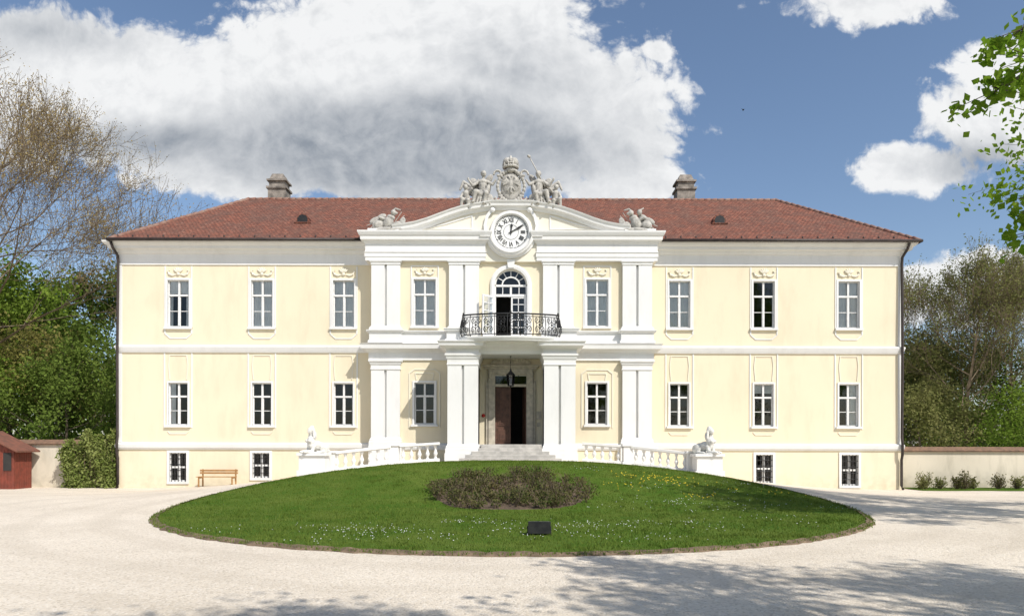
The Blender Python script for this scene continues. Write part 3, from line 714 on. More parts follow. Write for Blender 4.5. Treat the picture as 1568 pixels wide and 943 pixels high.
for h, r in ((1.0, .038), (.88, .02), (.08, .022)):
    rail.tube([rp(s, h) for s in np.linspace(0, LT, 60)], r, 6)
nb = 58
for i in range(nb+1):
    s = LT*i/nb
    if i % 4 == 0:
        rail.tube([rp(s, h) for h in np.linspace(0, 1, 7)], .02, 5)
    else:
        rail.tube([rp(s, h) for h in np.linspace(0.08, .9, 6)], .012, 4)
for i in range(0, nb, 4):
    sc_ = LT*(i+2)/nb; hw_ = LT/nb*1.7
    for sg in (-1, 1):
        for up_ in (-1, 1):
            pts = []
            for t in np.linspace(0, 1, 18):
                a = t*2.6*math.pi; r_ = (1-t*.85)
                pts.append(rp(sc_+sg*hw_*(.5-.5*r_*math.cos(a)), .5+up_*(.22-.17*r_*math.sin(a)*1.0)))
            rail.tube(pts, .016, 4)
    rail.ell(rp(sc_, .5), (.05, .03, .05), (0, 0, 0), 8, 6)
for s in (0.0, 1.9, LT/2, LT-1.9, LT):
    p = rp(s, 1.0); rail.ell((p[0], p[1], p[2]+.07), (.045, .045, .06), (0, 0, 0), 8, 6)
rail.build('balcony_railing', IRON, pal, True)
# ---- door surround, door, floor
dx0, dx1, dz0, dz1 = door
st = MB()
fl = 1.83
st.box(dx0-.32, dx0, Y1-.16, Y1+.01, fl, dz1+.02); st.box(dx1, dx1+.32, Y1-.16, Y1+.01, fl, dz1+.02)
st.box(dx0-.44, dx0-.32, Y1-.10, Y1+.01, fl, dz1-.3); st.box(dx1+.32, dx1+.44, Y1-.10, Y1+.01, fl, dz1-.3)
st.box(dx0-.32, dx1+.32, Y1-.17, Y1+.01, dz1+.02, dz1+.26)
st.box(dx0+.001, dx1-.001, Y1-.02, Y1+.12, fz(592, Y1), fz(588, Y1))
zc_ = dz1+.26
st.plan([(dx0-.45, Y1), (dx0-.45, Y1-.12), (dx1+.45, Y1-.12), (dx1+.45, Y1)], [(-.05, zc_), (.02, zc_), (.06, zc_+.08), (.16, zc_+.12), (.18, zc_+.2), (-.05, zc_+.24)])
xm = (dx0+dx1)/2
st.prism([(xm-.8, zc_+.24), (xm-.7, zc_+.75), (xm+.7, zc_+.75), (xm+.8, zc_+.24)], Y1-.14, Y1)
st.box(xm-.85, xm+.85, Y1-.2, Y1, zc_+.75, zc_+.85)
for q in np.linspace(-.5, .5, 6): st.ell((xm+q, Y1-.14, zc_+.5), (.11, .06, .13), (0, q, 0), 8, 6)
for s_ in (-1, 1):
    st.ell((xm+s_*1.02, Y1-.14, dz1+.0), (.10, .08, .22)); st.ell((xm+s_*1.05, Y1-.12, dz1-.3), (.08, .07, .16)); st.ell((xm+s_*.85, Y1-.15, zc_+.33), (.16, .07, .1), (0, s_*.5, 0))
st.build('door_surround', DOORSTONE, pal, bevel=.008)
dw = MB()
def doorleaf(mbx, w, h):
    mbx.box(0, w, -.03, .03, 0, h)
    for (c, d) in ((.15, .75), (.9, 1.75), (1.9, h-.12)):
        if d > c:
            mbx.box(.12, w-.12, -.055, -.03, c, d); mbx.box(.2, w-.2, -.075, -.055, c+.08, d-.08)
dh = fz(592, Y1)-fl-.01
doorleaf(dw, (dx1-dx0)/2, dh); dw.build('door_leaf_closed', DOORW, pal, loc=(dx0, Y1+.15, fl+.005), bevel=.006)
dw = MB(); doorleaf(dw, (dx1-dx0)/2, dh); dw.build('door_leaf_open', DOORW, pal, loc=(dx1-.02, Y1+.19, fl+.005), rotz=math.radians(100), bevel=.006)
frame.box(dx0, dx1, Y1+.1, Y1+.14, dz1-.04, dz1)
for q in np.linspace(dx0, dx1, 5)[1:-1]: iron.tube([(q, Y1+.1, fz(588, Y1)), (q, Y1+.1, dz1)], .012, 5)
glass.add([(dx0, Y1+.13, fz(588, Y1)), (dx1, Y1+.13, fz(588, Y1)), (dx1, Y1+.13, dz1), (dx0, Y1+.13, dz1)], [(0, 1, 2, 3)])
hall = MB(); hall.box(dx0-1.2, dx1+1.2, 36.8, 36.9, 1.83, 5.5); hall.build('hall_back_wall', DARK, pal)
hz = MB(); hz.box(PL[1]+.1, PR[0]-.1, 31.5, Y1+4, 1.0, 1.83); hz.build('portico_floor', STEP, pal)
steps = MB()
nst = 5
for i in range(nst):
    top = 1.82-.155*i; hwid = [1.36, 1.45, 1.75, 2.0, 2.25][i]
    steps.box(CX-hwid, CX+hwid, 31.22-.34*i if i > 1 else 31.45-.18*i, 31.52-.001*i, .5, top)
steps.build('entrance_steps', STEP, pal, bevel=.012)
sg = MB(); sg.ell((fx(740, 33.3), Y1-.03, fz(636, 33.3)), (.09, .03, .09)); sg.build('red_notice_disc', SIGNR, pal, True)
sg = MB(); sg.box(fx(822, 33.3)-.02, fx(822, 33.3)+.2, Y1-.05, Y1, 3.05, 3.45); sg.box(fx(822, 33.3), fx(822, 33.3)+.14, Y1-.05, Y1, 2.7, 2.9); sg.build('wall_plaques', DOORSTONE, pal)
la = MB(); lx, ly = CX, 32.2; zl = fz(590, ly)
la.tube([(lx, ly, zcap), (lx, ly, zl+.75)], .012, 5)
for q in range(9): la.ell((lx, ly, zl+.8+q*.14), (.022, .012, .04), (0, 0, q*1.57), 6, 5)
for q in range(6):
    a = q*math.pi/3; la.tube([(lx+.13*math.cos(a), ly+.13*math.sin(a), zl), (lx+.19*math.cos(a), ly+.19*math.sin(a), zl+.48)], .014, 4)
la.lathe([(.14, -.03), (.15, .0), (.13, .02)], (lx, ly, zl), 6); la.lathe([(.2, .48), (.22, .5), (.1, .62), (.05, .68), (.03, .78)], (lx, ly, zl), 6); la.ell((lx, ly, zl-.06), (.03, .03, .05))
la.build('lantern_frame', IRON, pal)
lg = MB(); lg.lathe([(.12, .01), (.18, .48)], (lx, ly, zl), 6); lg.build('lantern_glass', GLASS, pal, fixn=True)

# ---- clock
cl = MB(); cl.add([(clockc[0]+.84*math.cos(t), Y1-.24, clockc[1]+.84*math.sin(t)) for t in np.linspace(0, 2*math.pi, 49)[:-1]], [tuple(range(48))])
cl.build('clock_face', CLOCKW, pal)
ck = [(clockc[0]+.90*math.cos(t), clockc[1]+.90*math.sin(t)) for t in np.linspace(2*math.pi, 0, 49)[:-1]]
white.elev(ck, [(-.07, Y1-.16), (-.07, Y1-.3), (-.02, Y1-.36), (.08, Y1-.36), (.12, Y1-.3), (.14, Y1-.16)], True)
ckd = MB()
for k in range(60):
    t = k*math.pi/30; r0, r1_ = (.745, .81) if k % 5 else (.73, .81); w = .008 if k % 5 else .02
    c, s_ = math.cos(t), math.sin(t)
    ckd.elev([(clockc[0]+r0*c, clockc[1]+r0*s_), (clockc[0]+r1_*c, clockc[1]+r1_*s_)], [(-w, Y1-.25), (w, Y1-.25), (w, Y1-.243), (-w, Y1-.243)])
for rr_ in (.36, .80):
    cc = [(clockc[0]+rr_*math.cos(t), clockc[1]+rr_*math.sin(t)) for t in np.linspace(2*math.pi, 0, 49)[:-1]]
    ckd.elev(cc, [(-.007, Y1-.249), (.007, Y1-.249), (.007, Y1-.243), (-.007, Y1-.243)], True)
def hand(ang, L, w, y):
    c, s_ = math.sin(ang), math.cos(ang); p = lambda r, o: (clockc[0]+r*c+o*s_, clockc[1]+r*s_-o*c)
    ckd.prism([p(-.14, -w*.6), p(-.14, w*.6), p(L*.55, w), p(L*.72, w*2.0), p(L, 0), p(L*.72, -w*2.0), p(L*.55, -w)], y, y+.012)
hand(math.radians(62), .62, .028, Y1-.29); hand(math.radians(5), .42, .034, Y1-.275)
ckd.ell((clockc[0], Y1-.28, clockc[1]), (.06, .03, .06))
ckd.build('clock_hands_and_minutes', IRON, pal)
for k, tx in enumerate(['XII', 'I', 'II', 'III', 'IIII', 'V', 'VI', 'VII', 'VIII', 'IX', 'X', 'XI']):
    c = bpy.data.curves.new('numeral', 'FONT'); c.body = tx; c.size = .30; c.align_x = 'CENTER'; c.align_y = 'CENTER'; c.extrude = .004; c.offset = .007
    c.materials.append(IRON); o = bpy.data.objects.new('clock_numeral', c); COL.objects.link(o)
    a = k*math.pi/6; o.rotation_euler = (math.pi/2, a, 0); o.scale = (.72, 1.0, 1)
    o.location = (clockc[0]+.57*math.sin(a), Y1-.25, clockc[1]+.57*math.cos(a)); o.parent = pal

cream.build('cream_walls', CREAM, pal, fixn=False); white.build('white_trim', WHITE, pal); pale.build('pediment', PALE, pal); orn.build('stucco_ornaments', PALE, pal)
frame.build('window_frames', FRAME, pal); glass.build('window_glass', GLASS, pal, fixn=False); curt.build('curtains', CURT, pal, fixn=False); iron.build('window_grilles', IRON, pal)

# ------------------------------------------------------------------ sculptures on the pediment
def zt(px):
    return float(np.interp(fx(px, PD), [p[0] for p in topP], [p[1] for p in topP]))
C = lambda a, r, b, q: ('c', a, r, b, q)
E = lambda c, r, rot=(0, 0, 0): ('e', c, r, rot)
def group(m):
    P = []
    def f(v): return (v[0]*m, v[1], v[2])
    def e(c, r, rot=(0, 0, 0)): P.append(E(f(c), r, (rot[0], rot[1]*m, rot[2]*m)))
    def c(a, r, b, q): P.append(C(f(a), r, f(b), q))
    e((-.1, .05, .12), (.62, .34, .26)); e((-.55, 0, -.02), (.35, .3, .2)); e((.3, 0, .3), (.3, .3, .35)); e((-.95, -.05, -.12), (.2, .2, .2))
    c((.12, 0, .62), .2, (.1, -.04, .98), .19); e((.1, -.06, 1.12), (.23, .15, .13)); c((.1, -.05, 1.2), .07, (.13, -.08, 1.34), .065)
    e((.14, -.1, 1.46), (.105, .12, .145)); e((.12, -.04, 1.5), (.13, .13, .13)); e((.16, -.22, 1.45), (.025, .03, .03))
    c((-.1, -.06, 1.12), .08, (-.34, -.18, .92), .065); c((-.34, -.18, .92), .06, (-.5, -.28, 1.12), .045); e((-.52, -.3, 1.17), (.05, .04, .07))
    c((.3, -.06, 1.12), .08, (.52, -.16, .98), .065); c((.52, -.16, .98), .06, (.66, -.2, 1.16), .045)
    c((.02, -.1, .6), .15, (-.2, -.46, .56), .115); c((-.2, -.46, .56), .11, (-.3, -.44, .14), .065); e((-.32, -.52, .1), (.07, .13, .05))
    c((.2, -.1, .6), .15, (.26, -.46, .5), .115); c((.26, -.46, .5), .1, (.16, -.42, .08), .065); e((.15, -.5, .05), (.07, .13, .05))
    e((.05, -.25, .5), (.36, .2, .14), (.2, .2, 0)); e((.3, -.02, .75), (.12, .2, .34), (0, .3, 0))
    e((-.2, .12, 1.0), (.2, .08, .42), (0, -.55, 0)); e((-.42, .1, .75), (.16, .08, .34), (0, -.9, 0)); e((.35, .12, 1.3), (.14, .07, .26), (0, .6, 0))
    for q in range(7):
        a = -.5+q*.16; c((.05+a*.4, -.36, .52), .035, (.0+a*.9, -.42, .05), .045)
    for q in range(4): c((-.1-q*.1, .0, 1.25-q*.12), .04, (-.38-q*.1, .02, .72-q*.08), .035)
    c((-.3, .1, .9), .05, (-.75, .12, 1.2), .07); c((-.75, .12, 1.2), .07, (-.9, .1, .85), .05)
    c((-.58, -.05, .28), .16, (-.62, -.12, .6), .15); e((-.64, -.18, .86), (.095, .11, .12)); e((-.66, -.13, .9), (.11, .11, .1)); c((-.62, -.12, .68), .06, (-.63, -.15, .78), .06)
    c((-.76, -.12, .62), .065, (-.86, -.24, .38), .05); c((-.86, -.24, .38), .05, (-.68, -.36, .3), .04); c((-.5, -.14, .62), .065, (-.36, -.3, .74), .05)
    c((-.62, -.12, .26), .13, (-.78, -.42, .26), .09); c((-.78, -.42, .26), .085, (-.82, -.38, -.08), .055); c((-.52, -.12, .26), .13, (-.52, -.44, .2), .09); c((-.52, -.44, .2), .085, (-.5, -.4, -.1), .055)
    return P
ygrp = Y1+.05
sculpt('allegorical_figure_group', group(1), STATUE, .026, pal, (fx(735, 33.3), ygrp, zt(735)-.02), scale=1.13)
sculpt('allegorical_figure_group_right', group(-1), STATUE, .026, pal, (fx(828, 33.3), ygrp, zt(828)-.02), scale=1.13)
s_ = MB(); s_.tube([(fx(834, 33.2), Y1-.1, fz(285, 33.2)), (fx(811, 33.2), Y1-.15, fz(242, 33.2))], .028, 6); s_.ell((fx(809, 33.2), Y1-.15, fz(239, 33.2)), (.1, .07, .07), (0, .6, 0)); s_.build('sceptre', STATUE, pal, True)
def trophy(m, variant):
    P = []
    def f(v): return (v[0]*m, v[1], v[2])
    def e(c, r, rot=(0, 0, 0)): P.append(E(f(c), r, (rot[0], rot[1]*m, rot[2]*m)))
    def c(a, r, b, q): P.append(C(f(a), r, f(b), q))
    e((0, 0, .05), (.75, .3, .16)); e((.05, -.05, .4), (.24, .2, .32), (0, .35, 0)); e((.18, -.05, .66), (.2, .15, .12), (0, .35, 0))
    e((.3, -.08, .86), (.13, .15, .14)); e((.42, -.1, .84), (.09, .08, .06)); c((.2, .0, .95), .05, (.38, .0, 1.08), .04); c((.38, 0, 1.08), .05, (.6, 0, 1.02), .03)
    e((-.38, -.12, .3), (.3, .07, .24), (0, -.3, .2)); e((-.38, -.17, .3), (.2, .07, .16), (0, -.3, .2)); e((.5, -.15, .22), (.22, .08, .24), (0, .4, -.2))
    c((-.85, .05, .12), .03, (-.1, .1, .82), .03); c((-.95, .02, .3), .025, (.1, .1, .72), .025); c((.2, .1, .2), .025, (.78, .05, .78), .02); c((.2, .1, .3), .025, (.66, .05, .95), .02)
    e((-.6, 0, .55), (.26, .05, .12), (0, -.5, 0)); e((-.25, 0, .72), (.22, .05, .12), (0, -.3, 0)); e((.7, 0, .5), (.14, .05, .2), (0, .4, 0))
    c((-.1, -.1, .55), .08, (-.32, -.2, .62), .06); c((-.55, -.15, .02), .1, (.1, -.25, .08), .08); c((.2, -.2, .05), .09, (.7, -.2, .12), .07)
    if variant: e((-.1, -.1, .9), (.12, .12, .14)); c((-.1, 0, 1.0), .05, (-.3, 0, 1.12), .03)
    return P
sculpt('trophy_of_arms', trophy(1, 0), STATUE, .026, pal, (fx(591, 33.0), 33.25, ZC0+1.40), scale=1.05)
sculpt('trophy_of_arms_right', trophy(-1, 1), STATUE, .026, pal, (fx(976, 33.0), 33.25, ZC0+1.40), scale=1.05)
tb = MB()
for px in (586, 980): tb.box(fx(px, 33)-.75, fx(px, 33)+.75, 32.98, 33.9, ZC0+1.38, ZC0+1.5)
tb.build('trophy_plinths', WHITE, pal)
P = []
P += [E((0, 0, .78), (.52, .16, .72)), E((0, -.1, .85), (.40, .12, .5))]
for i in range(28):
    a = 2*math.pi*i/28; w = .60+.05*math.cos(2*a); P.append(E((w*math.cos(a), -.06, .80+.80*math.sin(a)*(1 if math.sin(a) > 0 else .98)), (.085, .10, .11)))
for s_ in (-1, 1):
    for t in np.linspace(0, 1, 14):
        a = t*1.6*math.pi; r = .22*(1-t*.7); P.append(E((s_*(.62+r*math.cos(a)), -.08, 1.38+r*math.sin(a)), (.055, .08, .055)))
        P.append(E((s_*(.58+r*math.cos(a)*.8), -.08, .25-r*math.sin(a)*.8), (.05, .08, .05)))
    for q in range(5):
        a = .5+q*.32; P.append(C((s_*.1, -.2, .95), .04, (s_*(.12+.27*math.sin(a)), -.2, .95+.3*math.cos(a)-.08), .03))
    P.append(C((s_*.03, -.2, 1.1), .04, (s_*.12, -.2, 1.24), .04)); P.append(C((s_*.05, -.2, .75), .04, (s_*.18, -.2, .55), .03))
P += [E((0, -.2, .9), (.11, .06, .2)), C((0, -.2, .7), .06, (0, -.2, .45), .03), E((0, -.05, -.02), (.3, .14, .14)), E((0, -.1, 1.6), (.22, .12, .14))]
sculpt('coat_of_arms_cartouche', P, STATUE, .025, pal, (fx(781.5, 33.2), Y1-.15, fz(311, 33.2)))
P = []
for i in range(20):
    a = 2*math.pi*i/20; P.append(E((.34*math.cos(a), .30*math.sin(a), .06), (.07, .07, .07)))
    if i % 2 == 0: P.append(E((.37*math.cos(a), .33*math.sin(a), .18), (.045, .045, .08)))
P += [E((0, 0, .08), (.34, .3, .1)), E((-.15, 0, .3), (.24, .3, .24), (0, -.25, 0)), E((.15, 0, .3), (.24, .3, .24), (0, .25, 0)), E((0, 0, .58), (.07, .07, .07))]
for t in np.linspace(0, math.pi, 12): P.append(E((.0, -.3*math.cos(t), .2+.36*math.sin(t)), (.05, .05, .05)))
sculpt('stone_crown', P, STATUE, .025, pal, (fx(781, 33.2), Y1-.12, fz(258, 33.2)))

# ------------------------------------------------------------------ balustrades and sphinxes
def balustrade(m):
    root = empty('stone_balustrade'); w = MB()
    pts = [(m*3.2-.05, 31.75), (m*5.35-.05, 31.35), (m*7.95-.05, 30.1)]
    P3 = [(x, y, g(x, y)) for x, y in pts]
    for i in range(2):
        a = Vector(P3[i]); b = Vector(P3[i+1]); d = (b-a); L = d.length; u = d/L
        if i == 0: u0, u1 = a+u*.12, b-u*.22
        else: u0, u1 = a+u*.22, b-u*.1
        dn = Vector((0, 0, -.3)); w.beam(u0+dn, u1+dn, .34, .42); w.beam(u0+Vector((0, 0, .12)), u1+Vector((0, 0, .12)), .26, .04)
        w.beam(u0+Vector((0, 0, .76)), u1+Vector((0, 0, .76)), .22, .04); w.beam(u0+Vector((0, 0, .80)), u1+Vector((0, 0, .80)), .36, .11)
        n = int((u1-u0).length/.33)
        for k in range(n):
            p = u0.lerp(u1, (k+.5)/n)
            w.lathe([(.08, .15), (.08, .20), (.042, .23), (.05, .26), (.09, .36), (.095, .41), (.06, .52), (.036, .60), (.045, .64), (.075, .68), (.08, .77)], (p.x, p.y, p.z), 12)
    for k in (1, 2):
        x, y, z = P3[k]
        w.box(x-.21, x+.21, y-.21, y+.21, z-.3, z+.86); w.box(x-.26, x+.26, y-.26, y+.26, z-.3, z+.15); w.box(x-.27, x+.27, y-.27, y+.27, z+.86, z+.97)
    w.build('balusters_and_rail', WHITE, root, bevel=.01)
balustrade(-1); balustrade(1)
def sphinx(m, px):
    root = empty('sphinx_statue'); d = 29.3; x = fx(px, d); z = g(x, d); zt_ = fz(694, d)
    w = MB(); w.box(-.62, .62, -.45, .45, z-.3, z+.2); w.box(-.55, .55, -.38, .38, z+.2, zt_-.12); w.box(-.63, .63, -.46, .46, zt_-.12, zt_-.001)
    w.build('pedestal', WHITE, root, bevel=.015, loc=(x, d, 0), rotz=0)
    P = [C((-.42, 0, .26), .21, (.12, 0, .34), .19), E((-.42, .17, .2), (.24, .11, .23)), E((-.42, -.17, .2), (.24, .11, .23)),
         C((-.3, .26, .07), .06, (0, .26, .05), .05), C((-.3, -.26, .07), .06, (0, -.26, .05), .05),
         C((.12, .15, .3), .09, (.2, .15, .1), .08), C((.2, .15, .08), .075, (.5, .14, .06), .065), C((.12, -.15, .3), .09, (.2, -.15, .1), .08), C((.2, -.15, .08), .075, (.5, -.14, .06), .065),
         E((.55, .14, .05), (.09, .07, .055)), E((.55, -.14, .05), (.09, .07, .055)),
         E((.16, 0, .5), (.17, .19, .24)), E((.29, .09, .52), (.08, .08, .08)), E((.29, -.09, .52), (.08, .08, .08)), C((.14, 0, .68), .08, (.17, 0, .82), .075),
         E((.2, 0, .95), (.115, .10, .145)), E((.31, 0, .94), (.03, .02, .035)), E((.29, 0, .885), (.03, .04, .015)), E((.28, .045, .975), (.025, .025, .015)), E((.28, -.045, .975), (.025, .025, .015)),
         E((.12, 0, 1.0), (.14, .14, .15)), E((.1, 0, 1.12), (.09, .09, .06)), C((.1, .12, .95), .06, (.12, .17, .66), .05), C((.1, -.12, .95), .06, (.12, -.17, .66), .05), E((.0, 0, .75), (.1, .14, .2)),
         C((-.62, .05, .15), .04, (-.6, .25, .1), .035), E((-.1, 0, .34), (.3, .2, .2)), E((0, 0, .02), (.6, .3, .05))]
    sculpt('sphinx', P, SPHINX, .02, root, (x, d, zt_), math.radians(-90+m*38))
sphinx(-1, 481); sphinx(1, 1083)

# ------------------------------------------------------------------ small objects
root = empty('ground_floodlight'); x = fx(826, 13.0); z = float(lz(x, 13.0)); w = MB()
w.prism([(x-.2, z+.04), (x-.2, z+.25), (x+.2, z+.25), (x+.2, z+.04)], 12.95, 13.12); w.box(x-.215, x+.215, 12.93, 12.96, z+.03, z+.26)
w.box(x-.23, x-.215, 12.98, 13.06, z-.02, z+.17); w.box(x+.215, x+.23, 12.98, 13.06, z-.02, z+.17)
for q in range(5): w.box(x-.16+q*.075, x-.15+q*.075, 13.12, 13.17, z+.06, z+.23)
w.build('housing', IRON, root, bevel=.004)
root = empty('wooden_bench'); y = 33.35; x0 = fx(306, y); x1 = fx(364, y); z = g((x0+x1)/2, y); w = MB()
for q in range(3): w.box(x0, x1, y-.42+q*.13, y-.32+q*.13, z+.42, z+.455)
for q in (.60, .72): w.box(x0, x1, y+.02, y+.05, z+q-.03, z+q+.06)
for xx_ in (x0+.12, x1-.12):
    w.box(xx_-.03, xx_+.03, y-.40, y-.34, z-.05, z+.42); w.box(xx_-.03, xx_+.03, y+.05, y+.11, z-.05, z+.8); w.box(xx_-.03, xx_+.03, y-.34, y+.05, z+.36, z+.42)
w.build('slats_and_legs', BENCHW, root, bevel=.005)
def gwall(x0, x1, y, z0, z1):
    root = empty('garden_wall'); w = MB(); w.box(x0, x1, y, y+.45, z0, z1); w.build('masonry', CREAM2, root)
    w = MB()
    w.prism([(x0, z1), (x0, z1+.05), (x1, z1+.05), (x1, z1)], y-.12, y+.57)
    w.add([(x0, y-.14, z1+.05), (x1, y-.14, z1+.05), (x1, y+.22, z1+.26), (x0, y+.22, z1+.26), (x0, y+.58, z1+.05), (x1, y+.58, z1+.05)], [(0, 1, 2, 3), (3, 2, 5, 4), (0, 3, 4), (1, 5, 2)])
    w.build('tile_coping', simple('coping_tile', (.24, .14, .09), (.14, .09, .06), 5), root)
gwall(-70, XL-.02, 34.5, -1.0, fz(682, 34.5)); gwall(XR+.02, 70, 35.2, -1.0, fz(690, 35.2))
root = empty('red_garden_shed'); w = MB(); sx0, sx1 = -27.2, -24.0; sy = 32.9; dp_ = 1.2; zz0 = g(-24, 33)-.1; ze = fz(690, 33); zr_ = ze+.8; xm_ = (sx0+sx1)/2
w.prism([(sx0, zz0), (sx0, ze), (xm_, zr_), (sx1, ze), (sx1, zz0)], sy, sy+dp_)
for q in np.arange(sx0, sx1, .16): w.box(q, q+.02, sy-.015, sy, zz0+.1, ze)
for q in np.arange(sy+.05, sy+dp_, .16): w.box(sx1, sx1+.015, q, q+.02, zz0+.1, ze-.05)
w.build('boarded_walls', REDW, root)
w = MB()
for s_ in (-1, 1):
    e_ = sx0 if s_ < 0 else sx1; w.add([(xm_, sy-.25, zr_+.05), (e_+s_*.3, sy-.25, ze-.12), (e_+s_*.3, sy+dp_+.2, ze-.12), (xm_, sy+dp_+.2, zr_+.05), (xm_, sy-.25, zr_+.13), (e_+s_*.3, sy-.25, ze-.04), (e_+s_*.3, sy+dp_+.2, ze-.04), (xm_, sy+dp_+.2, zr_+.13)], [(0,3,2,1),(4,5,6,7),(0,1,5,4),(1,2,6,5),(2,3,7,6),(3,0,4,7)])
w.build('roof', simple('shed_roof', (.22, .09, .06), (.14, .07, .05), 4), root)
w = MB(); w.box(sx1-.5, sx1-.12, sy-.03, sy-.005, zz0+1.0, ze-.15); w.build('shed_window', DARK, root)
m_ = MB(); xs2 = np.linspace(XR+.6, 60, 50)
vs = []
for x in xs2: vs += [(x, 33.1+.1*math.sin(x*2), g(x, 33.1)+.012), (x, 35.15, g(x, 35.15)+.05)]
m_.add(vs, [(2*i, 2*i+2, 2*i+3, 2*i+1) for i in range(len(xs2)-1)]); m_.build('grass_strip', LAWNM, None, True)
b = MB(); bx, by, bz = fx(1137, 70), 70, fz(168, 70); b.ell((bx, by, bz), (.07, .16, .06)); b.add([(bx-.24, by, bz+.14), (bx, by-.09, bz), (bx, by+.09, bz), (bx+.24, by, bz+.14)], [(0, 1, 2), (1, 3, 2)]); b.build('flying_bird', IRON, None)

# ------------------------------------------------------------------ trees
MINR = [.006]
def rv(): v = rng.normal(size=3); return v/np.linalg.norm(v)
def skeleton(h, r, nl, levels, spread, up=.25, start=.3, kids=4, droop=0.0, wob=.22):
    segs = []; tips = []
    def branch(p, d, L, r, lev):
        n = 4; q = p.copy(); dd = d.copy(); rr = r
        for i in range(n):
            dd = dd+rv()*wob+np.array([0, 0, up*.35-droop*(i/n)]); dd /= np.linalg.norm(dd)
            q2 = q+dd*L/n; r2 = max(rr*.8, MINR[0]*.7); segs.append((q.copy(), q2.copy(), rr, r2)); q = q2; rr = r2
            if lev == 0: tips.append(q.copy())
            elif i >= 1:
                for _ in range(max(1, int(round(kids/3+rng.random()*.6)))):
                    c = dd+rv()*.85; c /= np.linalg.norm(c); branch(q, c, L*(.45+.25*rng.random()), max(rr*.6, MINR[0]), lev-1)
        if lev > 0: branch(q, dd, L*.5, rr*.8, lev-1)
    p = np.zeros(3); d = np.array([0, 0, 1.0]); rr = r; pts = [(p.copy(), rr)]
    for i in range(8):
        d = d+rv()*.06; d[2] = abs(d[2]); d /= np.linalg.norm(d); p2 = p+d*h*.8/8; r2 = rr*.86; segs.append((p.copy(), p2.copy(), rr, r2)); p = p2; rr = r2; pts.append((p.copy(), rr))
    for k in range(nl):
        t = start+(1-start)*(k+.5)/nl; idx = t*8; i = min(7, int(idx)); f_ = idx-i
        q = pts[i][0]*(1-f_)+pts[i+1][0]*f_; rad = pts[i][1]*.42
        a = k*2.4+rng.random()*.6; el = .15+.9*t*up*2+rng.normal()*.1
        dd = np.array([math.cos(a)*math.cos(el), math.sin(a)*math.cos(el), math.sin(el)])
        branch(q, dd, spread*(1.05-.55*abs(t-.45)-.25*t)*(.85+.3*rng.random()), rad, levels)
    branch(p, d, h*.2, rr, max(1, levels-1))
    return segs, np.array(tips)
def tree(name, loc, h, r, nl, levels, spread, leafmat, nleaf, lsize, sigma, barkmat=BARK, up=.25, start=.3, kids=4, wob=.22, k=5):
    root = empty(name, loc); segs, tips = skeleton(h, r, nl, levels, spread, up, start, kids, wob=wob)
    tubes('wood', segs, barkmat, k, root)
    if nleaf > 0:
        per = max(1, int(round(nleaf/len(tips)))); P = np.repeat(tips, per, 0)+rng.normal(0, sigma, (len(tips)*per, 3))
        poly_np('leaves', leafquads(P, lsize), 4, leafmat, root)
    return root, len(segs)
MINR[0] = .012
print('bare', tree('budding_tree', (-32.0, 40, -.4), 21.5, .34, 22, 3, 9.5, LEAF_B, 50000, .085, .18, TWIG, up=.30, start=.42, kids=5, wob=.26, k=3)[1])
MINR[0] = .008
tree('deciduous_tree', (-36, 49, 0), 11.5, .25, 13, 2, 6, LEAF_G, 26000, .24, .42)
tree('deciduous_tree', (-30.5, 52, 0), 12, .25, 13, 2, 6, LEAF_D, 26000, .24, .42)
tree('deciduous_tree', (-42, 50, 0), 13, .25, 13, 2, 6, LEAF_Y, 22000, .24, .42)
tree('deciduous_tree', (-33.5, 43, 0), 5.8, .15, 11, 2, 3.8, LEAF_G, 18000, .18, .35, start=.12)
tree('deciduous_tree', (-28, 43, 0), 6.0, .15, 11, 2, 3.6, LEAF_D, 18000, .18, .35, start=.12)
tree('deciduous_tree', (-32, 45, 0), 9.0, .2, 12, 2, 4.2, LEAF_Y, 11000, .2, .4, start=.2)
MINR[0] = .012
tree('bare_tree', (30.5, 46, 0), 12.2, .2, 16, 3, 5.5, LEAF_O, 26000, .12, .25, TWIG, up=.42, start=.2, k=3)
tree('bare_tree', (37.0, 50, 0), 12.5, .2, 16, 3, 5.5, LEAF_O, 26000, .12, .25, TWIG, up=.42, start=.2, k=3)
MINR[0] = .006
tree('deciduous_tree', (28.5, 52, 0), 9.0, .2, 12, 2, 4.8, LEAF_O, 20000, .2, .4, BARK, start=.15)
tree('deciduous_tree', (33, 42, 0), 4.4, .14, 11, 2, 3.2, LEAF_G, 12000, .16, .35, start=.1)
tree('deciduous_tree', (40, 46, 0), 5.2, .14, 11, 2, 3.4, LEAF_G, 14000, .16, .35, start=.1)
tree('deciduous_tree', (35, 54, 0), 8.0, .2, 12, 2, 4.8, LEAF_D, 18000, .2, .4, BARK, start=.15)
tree('deciduous_tree', (27, 45, 0), 4.8, .14, 11, 2, 3.0, LEAF_O, 12000, .16, .35, start=.1)
n = 45000
xx = rng.uniform(-160, 160, n); yy = 66+rng.normal(0, 3, n); top = 6.0+1.6*np.sin(xx*.23)+1.2*np.sin(xx*.61+1)+.8*np.sin(xx*1.7)
zz = top*(1-rng.random(n)**1.6*1.0)
poly_np('distant_tree_line', leafquads(np.stack([xx, yy, zz], -1), .75), 4, LEAF_D)
tree('chestnut_tree', (18.6, 12.4, -.1), 13.5, .35, 15, 2, 5.3, LEAF_M, 40000, .15, .22, BARK, start=.34)
NT = np.array([8.2, -3.2, 0.0])
near, _ = tree('chestnut_tree', tuple(NT), 12.8, .33, 15, 2, 5.1, LEAF_M, 38000, .16, .26, BARK, start=.42)
